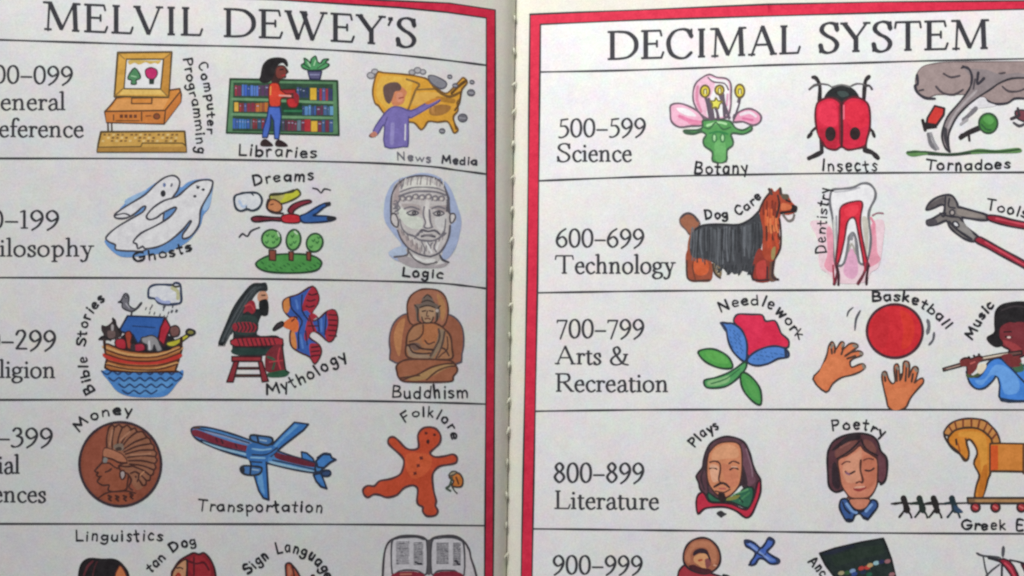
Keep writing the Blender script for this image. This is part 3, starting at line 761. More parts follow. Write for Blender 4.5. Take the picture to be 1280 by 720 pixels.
# ark (95,345)
a = Art('ark_drawing', 'drawing of a wooden ark full of animals under a rain cloud, captioned Bible Stories', 0.10, 95, 345, 4.645)
a.f('sea', '4f8cd0', "150,560 180,545 240,560 560,560 620,545 618,590 590,620 530,690 450,705 320,700 240,670 190,610")
a.f('sea', '5f9cd8', "250,620 340,600 450,610 560,600 520,660 420,690 320,680")
for (y, x0, x1) in ((560, 150, 618), (598, 190, 610), (636, 250, 560), (672, 270, 470)):
    n = int((x1 - x0) / 30); a.s('sea', '26406e', 1.9, [(x0 + k * (x1 - x0) / n, y + (12 if k % 2 else -8)) for k in range(n + 1)])
a.o('', 'b5703c', "168,395 250,420 350,440 480,440 610,400 600,470 578,545 560,556 200,550 180,480", 2.2, '3a2018')
a.f('', 'c8392f', "168,448 300,485 470,488 604,452 600,478 470,512 300,510 172,478"); a.f('', 'd8a468', "166,405 300,448 470,452 608,412 606,432 470,470 300,466 166,425"); a.f('', 'd8a468', "185,505 300,535 450,535 585,500 580,520 450,550 300,550 190,522")
for (y, dy) in ((425, 42), (452, 38), (490, 28), (515, 26)): a.s('', '5a2a1c', 1.8, [(168 + (y - 425) * .15, y), (300, y + dy), (470, y + dy + 2), (608 - (y - 425) * .2, y - 4)])
a.f('', '1c1a22', "250,380 300,330 420,350 560,350 560,420 480,440 300,430")
a.o('cabin', '2f62ae', "300,232 515,240 470,385 420,350 380,370 360,395 330,340 250,320", 2.2, '1b2a4a', 0)
a.o('cabin', 'b8283c', "520,242 550,300 530,345 512,405 478,372 490,300", 2.0, '3f1620', 0); a.s('cabin', '16386c', 1.3, "330,290 460,300", 0)
a.f('animal', '3a2f30', "150,285 175,290 205,270 215,250 232,255 240,300 262,310 262,350 200,372 135,370 160,345 148,315"); a.f('animal', '6f5a58', "185,320 225,320 225,355 190,360"); a.f('animal', 'a9a3a4', "205,285 218,285 218,315 205,315")
a.s('animal', '1f1b1f', 2.5, "135,368 160,352 200,372"); a.s('animal', '1f1b1f', 2.5, "215,248 235,290 262,330")
a.o('animal', 'b8283a', "230,372 275,365 290,390 285,425 235,412", 1.4, '3a141c'); a.o('animal', 'a84432', "285,335 310,320 325,345 318,385 335,420 300,420 292,380", 1.5, '3a1a18')
a.o('animal', 'b02c44', "340,400 390,395 398,430 345,436", 1.3, '3a141c'); a.f('animal', '3c3238', "318,400 340,395 345,430 318,425")
a.o('animal', '9c9a9c', "380,360 410,352 440,345 470,360 490,400 500,430 470,438 455,400 445,430 415,432 412,400 385,385", 1.5, '3a393e'); a.s('animal', 'cfcfd2', 2.2, "425,380 428,425")
a.o('animal', '7c5450', "548,300 580,288 602,310 595,345 560,352 545,330", 1.6, '2c2024'); a.o('animal', 'c9c23a', "530,385 590,368 650,335 660,348 610,385 570,408 532,405", 1.5, '3c3a28')
a.o('animal', '8a8440', "640,330 655,310 685,318 688,335 662,345", 2.6, '26262a'); a.s('', '3a2018', 3, "612,360 610,410", 0); a.s('', '3a2018', 3, "165,380 168,420", 0)
a.o('bird', '77757e', "278,108 295,102 308,125 305,165 325,185 350,188 372,160 382,155 365,180 340,200 318,205 290,196 268,180 268,155 245,152 262,142", 1.5, '2f2e36'); a.e('bird', 'b4b3bb', 290, 122, 7, 7, 1.0); a.s('bird', '2f2e36', 2.0, "325,205 320,232", 0); a.s('bird', '3a3942', 2.0, "350,188 380,158"); a.s('bird', 'b4b3bb', 1.6, "290,160 310,185")
a.o('rain_cloud', 'e2e4ef', "420,105 425,70 455,52 510,50 560,52 575,40 605,50 610,100 610,150 580,162 520,165 480,155 460,132 425,125", 2.6, '33405c'); a.s('rain_cloud', 'a9b4dc', 3.5, "470,130 500,150 540,152"); a.s('rain_cloud', 'c8c79c', 4, "560,70 590,90 592,130"); a.s('rain_cloud', '4a4a3c', 2.2, "560,52 575,62 600,60")
rr = random.Random(3)
for k in range(22):
    x = rr.uniform(380, 590); y = rr.uniform(165, 240) - (x - 480) * .02
    if 300 < x < 500 and y > 225: continue
    a.s('rain_cloud', '55565f', 1.2, [(x, y), (x - 5, y + 12)], 0)
hand(a, "Bible", "120,490 114,478 110,462 109,444", 11, 1.8); hand(a, "Stories", "107,434 108,416 113,398 121,385 132,373", 11, 1.8, piece="second_caption")
a.finish(book)

# mythology (270,345)
a = Art('myth_drawing', 'drawing of a seated robed figure and a blue and red bird, captioned Mythology', 0.10, 270, 345, 4.645)
a.f('', '23292c', "20,400 15,380 60,270 100,180 160,95 210,45 260,40 292,40 300,80 280,90 250,90 215,130 200,180 260,190 295,170 302,225 262,232 240,340 350,345 385,380 385,420 300,460 110,455 100,340 95,300 70,350 45,400")
a.f('', '2c3f3c', "120,240 230,235 235,330 110,335"); a.f('', '24403a', "110,418 300,425 300,452 110,455")
a.s('', '5a5f62', 1.3, "40,380 120,220 190,120"); a.s('', '5a5f62', 1.1, "55,390 105,290"); a.s('', '3c4446', 1.5, "140,180 220,75")
for k in range(7): a.s('', ['3f474a', '565c60', '30373a'][k % 3], 1.1, [(28 + k * 10, 385 - k * 8), (90 + k * 11, 250 - k * 6), (170 + k * 10, 120 - k * 5), (225 + k * 9, 62)])
for k in range(5): a.s('', '15191b', 1.8, [(18 + k * 9, 392), (14 + k * 9, 406)], taper=True)
a.f('', 'd29a7c', "250,95 285,90 300,110 302,130 290,150 262,160 240,130"); a.s('', '3a2420', 1.5, "265,112 285,112"); a.s('', 'b0503a', 1.4, "278,138 292,135"); a.f('', '15181b', "250,150 300,140 302,222 262,225")
a.f('', '9c2a38', "190,150 220,145 232,190 212,220 185,205 160,215 170,180"); a.f('', '9c2a38', "105,275 200,268 235,290 225,325 110,320")
for x in range(120, 235, 22): a.s('', '23292c', 1.6, [(x, 272), (x + 12, 300), (x, 322)])
a.s('', 'c84a4a', 1.5, "170,175 200,165 222,195"); 
a.o('', 'b0303c', "110,362 360,358 388,385 385,410 340,405 112,408", 1.4, '3a141c')
for x in range(125, 350, 26): a.s('', '4a1a24', 1.5, [(x, 366), (x + 13, 402)], 0)
a.f('', '7c2832', "300,440 345,400 388,405 392,480 400,545 330,560 290,548 285,480"); a.s('', 'c0404a', 1.8, "370,420 360,480 375,540"); a.s('', '3a5a44', 2.6, "300,470 340,490 330,540"); a.s('', 'c0404a', 1.5, "310,500 385,490", 0)
a.f('', '2c5a40', "300,565 340,555 400,545 425,560 400,585 310,588"); a.s('', '16241f', 1.6, "385,400 395,480 405,545 425,560")
a.o('stool', '9c3038', "92,468 265,468 262,495 92,495", 1.6, '3a141c', 0); a.o('stool', '8f2c36', "105,495 132,495 100,615 62,615", 1.6, '3a141c', 0); a.o('stool', '8f2c36', "245,495 268,495 305,610 268,615", 1.6, '3a141c', 0); a.o('stool', '6c2c30', "130,530 245,530 248,540 128,540", 1.2, '2a1c1c', 0); a.o('stool', '5a3a34', "112,572 258,572 260,584 108,584", 1.2, '2a1c1c', 0)
a.o('bird', '3a62b4', "395,200 388,150 420,125 480,105 560,60 595,110 590,160 555,215 560,260 600,245 645,205 690,200 708,260 690,350 655,382 600,335 560,320 540,355 600,400 610,450 575,510 545,470 480,440 435,400 430,330 455,290 470,240 430,240", 2.0, '4a2024')
a.f('bird', 'ad2c3c', "500,200 515,130 560,64 594,112 588,160 552,215 530,200"); a.f('bird', 'ad2c3c', "645,208 690,203 705,260 688,348 655,380 632,340 650,280"); a.f('bird', 'ad2c3c', "530,260 552,215 590,235 560,262 585,320 548,330 530,380 512,360 520,300"); a.f('bird', 'ad2c3c', "545,395 595,400 606,450 575,505 548,462")
a.f('bird', 'd98a4a', "395,200 392,150 425,128 430,180 415,215"); a.f('bird', 'e2743c', "385,280 420,250 450,240 480,270 475,320 450,325 430,312 400,300"); a.f('bird', 'd98a4a', "435,330 458,330 470,420 440,400")
a.o('bird', '3a3036', "332,310 352,280 385,265 392,285 360,305 340,316", 1.6, '1f1b1f')
for (x, y) in ((540, 105), (530, 140), (525, 175)): a.s('bird', '4a1a24', 1.8, [(x, y), (x + 18, y + 6), (x + 45, y - 2)])
for y in (225, 255, 285, 315, 345): a.s('bird', '4a1a24', 1.8, [(655, y), (700, y + 3)], 0)
for y in (415, 440, 465): a.s('bird', '4a1a24', 1.6, [(555, y), (600, y - 6)], 0)
a.s('bird', '22284a', 1.8, "430,130 440,190 500,260 480,320 480,420"); a.s('bird', '22284a', 1.6, "500,110 500,200 540,260"); a.s('bird', '22284a', 1.6, "590,240 600,320"); a.s('bird', '22284a', 1.6, "640,215 632,340"); a.s('bird', '22284a', 1.6, "520,320 530,400"); a.s('bird', '4a1a24', 1.4, "535,290 590,290"); a.s('bird', '4a1a24', 1.4, "540,230 570,320")
a.s('bird', '5a86d0', 2.4, "465,140 475,190"); a.s('bird', '5a86d0', 2.4, "492,345 505,420"); a.s('bird', '5a86d0', 2.2, "612,250 612,320"); a.s('bird', '5a2024', 1.5, "455,250 440,262")
hand(a, "Mythology", "332,494 362,486 392,472 436,447", 12.5, 1.8)
a.finish(book)

# buddhism (460,350)
a = Art('seated_figure_drawing', 'drawing of a brown seated statue with halo, captioned Buddhism', 0.10, 460, 350, 4.645)
KB = '5a3a30'
a.o('halo', 'a5664c', "160,480 130,410 125,330 145,260 190,210 250,195 430,195 500,215 545,270 556,350 545,430 505,490", 1.8, '5c5560')
a.o('halo', 'b0745a', "245,250 230,200 228,140 250,90 300,58 350,52 410,62 450,100 465,160 462,210 445,260 400,280 300,275", 2.0, KB)
a.f('halo', 'c98a5c', "160,400 150,320 175,250 215,225 200,320 185,440"); a.f('halo', 'c08a5a', "400,80 440,120 450,190 430,240 415,160")
a.o('', 'b07c58', "222,370 232,310 270,262 330,250 400,255 450,290 480,330 488,400 488,455 400,465 300,462 235,450 218,420", 2.2, KB)
a.f('', 'bd7a50', "325,260 400,262 410,330 380,370 320,370 310,310"); a.f('', '99826a', "415,290 445,300 430,370 380,450 355,450 395,370"); a.s('', '5c4a44', 2.2, "410,285 415,340 385,400 355,455"); a.s('', '5c4a44', 2.0, "445,300 430,380 395,455")
a.f('', 'a88c74', "230,380 240,440 290,452 360,452 340,432 280,425"); a.f('', '7c6258', "240,370 290,365 310,395 270,410"); a.s('', '4a3430', 2.2, "228,380 270,372 300,395 340,402 380,405"); a.s('', '4a3430', 2.0, "240,385 262,420 320,428 360,425"); a.s('', '5a3a30', 1.7, "320,262 318,310 285,345 240,358"); a.s('', '5a3a30', 1.6, "460,330 462,400 430,430 410,450")
a.s('', '4a3430', 1.6, "330,350 350,372 385,360"); a.s('', '4a3430', 1.8, "430,395 450,405 470,440")
a.o('', 'aa6a4c', "170,540 165,500 200,470 260,460 400,462 480,468 512,500 518,530 495,560 490,585 430,592 250,592 200,585 175,560", 2.2, KB)
a.f('', 'b89060', "210,560 300,545 400,500 470,480 500,500 440,520 350,570 260,585"); a.s('', KB, 2.0, "185,570 280,552 360,510 440,488 500,485"); a.s('', KB, 1.8, "340,580 400,530 460,505 505,500"); a.s('', KB, 1.6, "200,582 260,560 300,555")
a.f('', '7a6a60', "270,145 310,135 315,105 345,82 372,100 385,130 412,150 420,200 405,235 390,240 385,180 300,180 300,240 282,235 278,190")
a.f('', 'b89474', "305,160 385,160 388,210 365,240 345,250 320,240 302,210"); a.s('', '3f302c', 1.5, "315,182 335,178"); a.s('', '3f302c', 1.5, "355,178 378,182"); a.s('', '5a4238', 1.3, "345,180 340,208 352,210"); a.s('', '6a3830', 1.4, "332,226 348,222 362,228"); 
a.s('', '3f332f', 1.6, "270,145 290,170 290,232 305,245"); a.s('', '3f332f', 1.6, "420,150 402,175 402,232 388,245"); a.s('', '3f332f', 1.5, "310,130 345,118 385,132"); a.s('', '3f332f', 1.3, "325,105 345,85 370,105"); a.s('', '3f332f', 1.5, "302,160 345,148 388,160"); a.e('', 'c4b8b0', 402, 178, 9, 10, 0); a.s('', '3f332f', 1.4, "312,215 325,245 365,245 380,215")
hand(a, "Buddhism", "488,497 535,497.5 587,497.5", 14, 1.8)
a.finish(book)

# money (80,500)
a = Art('coin_drawing', 'drawing of a copper coin with a feathered profile, captioned Money', 0.10, 80, 500, 4.8)
KC = '4c2a24'
a.e('', '98523c', 338, 385, 245, 252, 3.0, '3f3038')
a.f('', 'a05640', "200,200 250,160 240,260 235,350 190,400 195,470 230,560 190,560 130,470 118,380 140,280")
a.f('feather', 'a06a50', "262,290 255,200 285,150 330,145 420,160 500,220 545,300 550,380 535,440 500,490 450,540 420,520 400,480 380,440 330,390 380,380 350,320")
for (p0, p1) in (("258,288", "270,165"), ("290,292", "305,160"), ("320,290", "350,165"), ("335,285", "405,175"), ("345,285", "440,190"), ("352,300", "500,225"), ("360,312", "525,262"), ("370,325", "540,300"), ("380,345", "548,340"), ("388,365", "545,382"), ("395,385", "540,420"), ("420,400", "520,455"), ("430,430", "495,485"), ("430,460", "470,510")):
    (x0, y0), (x1, y1) = P(p0)[0], P(p1)[0]; mx, my = (x0 + x1) / 2 + (y1 - y0) * .06, (y0 + y1) / 2 - (x1 - x0) * .06
    a.s('feather', KC, 2.0, [(x0, y0), (mx, my), (x1, y1)])
a.s('feather', KC, 2.0, "270,165 290,150 305,162 330,148 352,165 380,152 405,175 425,168 442,192 470,190 500,225 515,235 525,262 540,275 542,300 556,320 548,342 560,362 545,384 552,405 540,422 535,445 520,456 515,480 495,486 490,510 470,512")
a.f('feather', '8c7a6c', "300,270 350,262 355,300 310,300"); a.f('feather', '4a3a34', "310,288 340,282 345,300 315,305")
a.s('feather', 'b98468', 2.0, "275,270 290,180"); a.s('feather', 'b98468', 2.0, "400,330 520,322"); a.s('feather', 'b98468', 2.0, "340,240 395,190"); a.s('feather', 'c98e68', 1.6, "440,470 480,430")
a.o('profile', 'a25a40', "245,290 300,305 350,330 375,370 330,395 345,430 385,445 380,500 370,540 300,550 265,540 272,510 235,512 200,490 215,465 195,450 205,435 185,425 225,380 235,345", 2.0, KC)
a.f('profile', 'bb7a5c', "245,292 300,305 350,330 375,370 330,372 280,350 238,340"); a.s('profile', KC, 2.2, "240,345 290,355 330,375 378,378"); a.s('profile', KC, 1.8, "225,382 270,378 300,400 320,410"); a.s('profile', KC, 2.2, "250,432 270,425 285,412"); a.s('profile', KC, 1.6, "205,460 225,458")
a.f('profile', '8d8c88', "240,345 262,352 255,375 235,372"); a.o('profile', 'b9aaa8', "338,430 360,425 368,455 350,478 338,460", 1.8, KC); a.s('profile', KC, 2.0, "330,395 380,400 420,395"); a.s('profile', KC, 2.0, "385,445 405,480 390,520 410,540"); a.s('profile', KC, 1.8, "400,440 430,430 450,450 440,490")
a.s('profile', KC, 1.8, "205,590 250,560 300,550 370,545 430,560"); a.f('profile', 'a05438', "230,580 300,560 400,560 430,575 380,615 300,620")
for (x, y) in ((275, 590), (318, 590), (365, 590), (405, 578)): a.s('profile', '4a2620', 2.4, [(x - 8, y - 16), (x + 10, y - 8), (x - 6, y + 2), (x + 8, y + 14)])
hand(a, "Money", "97,541 110,528 128,521 148,518 167,519", 11.5, 1.9)
a.finish(book)

# airplane (230,510)
a = Art('airplane_drawing', 'drawing of a blue airliner seen from above, captioned Transportation', 0.10, 230, 510, 5.144)
KP = '26324a'
a.o('', '4f8cc8', "48,150 60,125 120,122 200,135 320,170 420,205 560,260 700,310 850,355 890,385 860,415 760,405 600,370 420,325 250,275 130,225 70,190", 2.2, KP)
a.f('', '7f2a3c', "52,148 85,140 200,182 320,222 435,252 440,282 350,268 220,238 120,200 60,175"); a.f('', '6c2334', "590,285 640,298 850,355 830,380 700,355 590,322")
a.f('', '8f9cc0', "140,142 250,168 420,218 420,236 260,190 150,160"); a.f('', '9cc4dc', "130,215 250,255 420,298 440,312 260,272 140,228"); a.s('', KP, 1.4, "90,132 250,172 420,225"); a.s('', KP, 1.6, "110,205 250,250 430,290"); a.s('', KP, 1.5, "570,335 700,362 850,398"); a.f('', '9cc4dc', "560,342 700,375 830,402 810,408 680,384 560,356")
for (x, y) in ((205, 195), (240, 205), (330, 232)): a.s('', '3a1a2c', 1.6, [(x, y), (x + 10, y + 22)], 0)
a.f('', '5c4030', "50,130 85,120 110,124 80,136")
a.o('wing', '3f7fc8', "545,260 620,180 710,92 800,104 770,140 640,240 560,310 545,280", 2.2, KP, 0); a.f('wing', '6aa6dc', "570,250 640,180 715,105 740,112 640,200 580,262", 0)
a.o('wing', '3f7fc8', "420,325 530,340 545,590 510,578 480,530 450,430", 2.2, KP, 0); a.f('wing', '6fa9dd', "470,400 500,400 520,560 500,540 475,480", 0)
a.f('wing', '3a74b8', "420,230 560,240 600,270 545,320 530,345 410,330")
a.s('wing', KP, 1.6, "440,300 530,300 600,255"); a.s('wing', '8fc0e4', 1.8, "440,262 500,270 560,262"); a.s('wing', '8fc0e4', 1.6, "430,318 520,322"); a.s('wing', KP, 1.5, "425,345 500,350")
a.o('engine', '4a7cb8', "430,175 500,180 560,190 570,215 540,240 480,225 432,208", 2.4, '2c3440'); a.s('engine', '20283a', 2.0, "470,180 480,225"); a.s('engine', 'a9c6dc', 1.4, "490,205 530,212")
a.o('engine', '4a7cb8', "362,395 385,372 450,375 500,385 490,420 450,432 390,425", 2.4, '2c3440'); a.e('engine', '2a2f38', 378, 400, 14, 24, 0); a.s('engine', '20283a', 2.0, "430,378 425,428"); a.s('engine', 'a9c6dc', 1.4, "440,395 480,400")
a.o('tail', '4585cc', "755,282 790,290 830,325 840,350 760,325", 2.0, KP, 0); a.o('tail', '4585cc', "850,340 890,300 940,295 950,320 975,332 940,350 900,385 860,380", 2.4, KP, 0); a.o('tail', '4585cc', "832,430 880,420 905,480 918,518 880,505 850,470", 2.2, KP, 0)
a.o('tail', '38517c', "890,405 935,402 942,425 920,440 885,432", 2.2, KP); a.s('tail', KP, 3.0, "860,320 900,295 940,300"); a.s('tail', KP, 2.4, "850,350 845,410 900,405")
hand(a, "Transportation", "245,638.5 320,639 405,640", 12.5, 1.7)
a.finish(book)

# gingerbread (440,505)
a = Art('gingerbread_drawing', 'drawing of a running gingerbread man, captioned Folklore', 0.10, 440, 505, 4.8)
KG = '5a3a3c'
a.o('', 'd0512f', "400,260 395,190 420,150 460,138 505,150 532,190 525,235 490,270 468,295 500,318 560,312 605,302 630,320 625,350 590,362 530,372 495,400 482,440 490,520 505,580 500,610 515,640 500,668 450,672 425,645 425,618 400,605 390,580 395,520 385,495 355,488 310,505 270,545 210,560 165,545 130,542 95,560 70,540 68,510 95,490 135,492 165,462 230,450 285,425 305,390 312,340 290,305 245,265 218,235 222,205 250,198 280,220 320,262 360,275", 2.4, KG)
a.f('', 'dd6238', "330,300 450,300 480,330 460,400 380,450 330,400"); 
for (x, y) in ((445, 175), (495, 185)): a.e('', '5c2420', x, y, 10, 8, 0, ang=20)
a.e('', '3f1c1a', 456, 226, 10, 14, 0); 
for (x, y) in ((415, 325), (397, 370), (378, 416)): a.s('', '6a2a24', 1.8, [(x - 6, y - 5), (x + 7, y + 4)], 0); a.s('', '6a2a24', 1.8, [(x + 5, y - 6), (x - 4, y + 6)], 0)
a.o('mushroom_drawing', 'd9813a', "585,440 600,420 640,415 665,450 660,490 635,498 600,490 610,462", 2.0, '4a3a34'); a.o('mushroom_drawing', 'b9aa8c', "580,430 600,405 630,408 610,425", 1.6, '4a4a44'); a.s('mushroom_drawing', '4a5a48', 2.4, "600,440 585,490 565,505 590,520"); a.s('mushroom_drawing', '4a4a44', 1.6, "600,495 615,520 630,535"); a.s('mushroom_drawing', '5a3020', 1.8, "625,440 640,480")
hand(a, "Folklore", "504,528.5 515,522.5 530,520 548,524 560,534 565,551", 11, 1.6)
a.finish(book)

# bottom row left
a = Art('talking_people_drawing', 'drawing of a dark haired woman and a red haired woman, captioned Linguistics', 0.10, 80, 650, 6.4)
a.o('', '20191d', "118,470 125,400 150,340 200,310 300,315 390,315 450,340 500,400 520,450 540,540 530,700 420,760 200,760 130,640", 2.0, '1b181b'); a.s('', '6a3038', 2.4, "160,440 190,370 230,330"); a.s('', '55282e', 1.6, "230,448 245,380 265,335")
a.o('', 'd9804e', "410,440 430,390 450,365 480,400 500,450 530,560 510,640 440,660 400,560", 1.5, '5a2a24'); a.s('', '33201c', 1.6, "440,470 480,465"); a.s('', 'b03a34', 2.4, "470,590 505,580")
a.o('red_haired_woman', '8f1f2c', "860,440 880,390 930,320 1000,280 1040,262 1080,275 1120,262 1160,300 1190,350 1210,420 1215,540 1150,640 980,700 880,640", 2.2, '3a1c22'); a.f('red_haired_woman', 'a82a34', "1020,300 1100,290 1160,350 1170,450 1040,440 1000,380"); a.s('red_haired_woman', '5a1420', 2.2, "1000,330 1060,350 1120,340 1160,400"); a.s('red_haired_woman', '5a1420', 2.0, "1040,300 1040,440")
a.o('red_haired_woman', 'd29a72', "865,445 890,385 930,340 975,315 985,360 978,470 960,600 900,640 870,560", 1.8, '4a2a24'); a.s('red_haired_woman', '3a2020', 1.6, "905,385 930,380 950,390"); a.s('red_haired_woman', 'b03a2a', 3.0, "895,455 915,430 930,455"); a.s('red_haired_woman', '2c2024', 2.0, "985,320 985,470")
hand(a, "Linguistics", "93,675.5 140,676 205,675.5", 12, 1.7)
hand(a, "tan Dog", "187,716.5 199,706 211,693 226,685 247,681", 11, 1.8, piece="side_caption")
a.finish(book)
a = Art('hand_sign_drawing', 'drawing of raised signing fingers, captioned Sign Language', 0.10, 280, 650, 7.53)
a.o('', 'b5563f', "585,530 580,440 590,410 615,405 640,420 680,470 715,530 760,620 700,760 600,760 590,640", 2.2, '33222a'); a.f('', 'cf8468', "600,440 620,440 640,500 610,530"); a.s('', '4a2420', 2.0, "640,430 660,520 650,620"); a.s('', '33222a', 2.0, "735,540 745,600 740,700")
a.o('', 'b5563f', "820,540 835,520 850,530 860,640 830,760 790,700", 2.0, '33222a')
hand(a, "Sign Language", "310,719 323,707 342,694 362,690 384,697 398,709 408,726", 12, 1.9)
a.finish(book)
a = Art('open_book_drawing', 'drawing of an open book with columns of tiny print', 0.10, 470, 660, 9.14)
a.o('', 'd8d3d6', "78,549 95,300 140,170 230,110 300,92 450,88 540,110 600,150 650,120 720,95 880,90 980,130 1050,220 1080,330 1085,700 80,700", 2.4, '4a444a')
a.f('', 'ded8da', "110,520 112,300 160,190 180,170 180,520"); a.f('', 'ded8da', "1010,520 1010,200 1050,260 1075,360 1070,540")
a.o('', 'd9d6da', "185,520 180,170 240,122 320,108 450,104 540,128 580,165 580,520 480,490 350,480 260,495", 2.0, '4a4a50'); a.o('', 'd9d6da', "635,520 635,165 720,118 860,108 950,135 1005,200 1005,540 900,490 780,485 700,495", 2.0, '4a4a50')
a.s('', '5c585c', 3.4, "605,150 605,520", 0); a.f('', '93283c', "170,549 260,505 380,495 480,505 560,549 560,700 170,700"); a.f('', '93283c', "650,549 720,505 840,495 940,505 1000,549 1000,700 650,700"); a.s('', 'c87a6a', 2.0, "280,530 400,525")
rr = random.Random(12)
for (x0, x1, y0, y1, c) in ((235, 375, 160, 420, '86838a'), (435, 535, 170, 430, '6c6a70'), (695, 825, 175, 420, '6c6a70'), (885, 965, 175, 430, '5c5a62')):
    y = y0
    while y < y1:
        x = x0
        while x < x1:
            w = rr.uniform(14, 40); a.s('', c if rr.random() < .7 else '3c3a44', 1.2, [(x, y), (min(x + w, x1), y + rr.uniform(-2, 2))], 0); x += w + rr.uniform(6, 14)
        y += 19
for (x, y) in ((450, 395), (490, 405), (905, 380), (930, 410)): a.s('', '2f2d36', 2.0, [(x, y), (x + 28, y + 6)], 0)
a.finish(book)

# botany (820,85)
a = Art('flower_drawing', 'drawing of a pink blossom on a green stem, captioned Botany', 0.10, 820, 85, 5.144)
KF = '6c5a66'
a.o('petal', 'eab8cc', "290,300 245,230 238,160 255,100 300,60 345,42 390,60 450,68 480,100 482,180 478,260 450,320 350,330", 2.0, KF)
a.f('petal', 'f3eef2', "330,60 400,75 460,85 470,180 450,300 330,310 345,200 380,100"); a.s('petal', KF, 1.8, "335,62 370,90 440,100 465,140"); a.s('petal', 'd488a4', 3.2, "268,120 262,200 290,280"); a.s('petal', 'd9a0bc', 2.6, "460,170 455,240")
a.o('petal', 'eeb2c8', "92,290 95,240 150,228 220,250 280,290 312,345 290,370 230,372 150,380 100,345", 2.2, KF); a.f('petal', 'f5e6ec', "130,260 200,262 260,310 180,300"); a.s('petal', 'dd7fa4', 4, "150,310 220,340 290,350"); a.f('petal', 'de8aa8', "210,345 290,350 270,366 215,362")
a.o('petal', 'e9a0bc', "500,330 530,285 590,262 640,275 675,310 665,350 620,368 560,345 505,348", 2.2, KF); a.s('petal', 'f6dfe8', 3.2, "545,300 600,285 640,310"); a.s('petal', 'd4719a', 3, "560,325 620,335")
a.o('stem', '559a55', "300,340 350,335 380,330 430,335 480,345 510,385 560,400 610,375 612,400 560,425 500,418 482,430 495,470 490,500 455,530 450,600 365,600 362,540 310,500 305,460 322,430 290,410 240,425 190,418 182,400 260,400 300,380", 2.2, '3c5a42')
a.f('stem', '6cb068', "380,480 440,470 445,590 385,595"); a.s('stem', 'a9d8a0', 2.4, "330,370 400,350 450,360"); a.s('stem', '3c6a42', 1.8, "305,380 345,390 385,350 430,395 480,380"); a.s('stem', '3c5a42', 2.6, "185,408 250,420 290,400"); a.e('stem', 'a9d4a0', 375, 450, 13, 26, 1.8, '3f7a4a'); a.e('stem', 'a9d4a0', 428, 450, 13, 26, 1.8, '3f7a4a'); a.s('stem', '2f7f46', 2.2, "345,420 400,410 460,425")
for (x0, y0, x1, y1) in ((318, 185, 350, 330), (410, 175, 470, 320), (385, 260, 400, 330), (540, 180, 500, 320), (340, 200, 370, 330), (430, 170, 440, 310)):
    a.s('stamen', '5f5360', 3.6, [(x0, y0), ((x0 + x1) / 2 + 3, (y0 + y1) / 2), (x1, y1)])
for (x, y, r1, r2) in ((315, 150, 30, 38), (408, 142, 28, 30), (538, 148, 30, 42)): a.e('stamen', 'd8c63c', x, y, r1, r2, 2.2, '6b5a34'); a.s('stamen', 'f3efb0', 1.8, [(x, y - 14), (x + 3, y + 14)], 0); a.s('stamen', '6b5a34', 1.3, [(x - 8, y + 18), (x - 6, y - 10), (x + 8, y - 12), (x + 10, y + 16)])
a.o('stamen', 'e3dd5c', "385,192 400,212 424,216 408,238 400,262 384,252 362,258 362,232 350,212 375,212", 1.8, '7a7034'); a.s('stamen', 'efe9ee', 2.6, "520,230 500,290")
hand(a, "Botany", "865,216.5 900,217.5 937,215.5", 13, 1.8)
a.finish(book)

# ladybug (990,85)
a = Art('ladybug_drawing', 'drawing of a red ladybug with two black spots, captioned Insects', 0.10, 990, 85, 5.336)
KI = '2b2629'
a.s('leg', KI, 4.2, "182,220 185,120 160,68 138,62"); a.s('leg', '5a5658', 2.6, "185,110 150,115 115,142"); a.s('leg', '6a6668', 1.8, "190,105 240,112 270,132"); a.s('leg', KI, 4.2, "478,215 484,120 492,80 512,58"); a.s('leg', '4a4648', 2.6, "484,118 515,118 532,140"); a.s('leg', '6a6668', 1.8, "478,108 430,105 390,122")
a.s('leg', KI, 3.0, "155,400 128,425"); a.e('leg', KI, 118, 448, 13, 28, 0, ang=40); a.s('leg', KI, 3.0, "518,405 540,425"); a.e('leg', KI, 543, 442, 12, 26, 0, ang=-20)
a.s('leg', KI, 4.8, "195,480 198,555"); a.s('leg', KI, 5.0, "198,560 160,580 112,602"); a.s('leg', KI, 4.8, "482,480 486,545"); a.s('leg', KI, 5.2, "486,548 530,562 552,580 572,600")
a.f('head', '1f2123', "215,205 235,160 275,130 330,118 390,128 430,160 445,200 380,215 335,235 280,210"); a.s('head', '6c6a6a', 2.0, "270,128 330,112 385,126"); a.f('head', '3c4a48', "300,160 350,155 380,180 330,195")
a.o('', 'cf1f3f', "165,240 215,205 270,200 315,225 330,260 345,225 400,195 460,205 505,240 520,310 518,400 500,470 485,520 430,538 370,545 330,525 290,545 235,535 205,500 170,430 155,330", 2.4, '5a1a26')
a.f('', 'e02e4c', "180,260 230,225 290,240 300,380 220,380 175,340"); a.f('', 'd9243f', "370,240 450,225 495,270 500,380 420,400 360,340")
a.f('', 'b81a36', "170,420 290,400 300,520 240,525"); a.s('', '4a1822', 3.2, "330,235 332,380 330,525"); a.s('', '8c1a2c', 2.2, "316,250 318,500"); a.s('', 'ef7084', 1.6, "345,250 345,340")
a.e('spot', '2a1c1e', 256, 440, 36, 50, 0); a.e('spot', '2a1c1e', 420, 438, 36, 44, 0)
hand(a, "Insects", "1025,213 1060,213.5 1098,213", 13, 1.7)
a.finish(book)

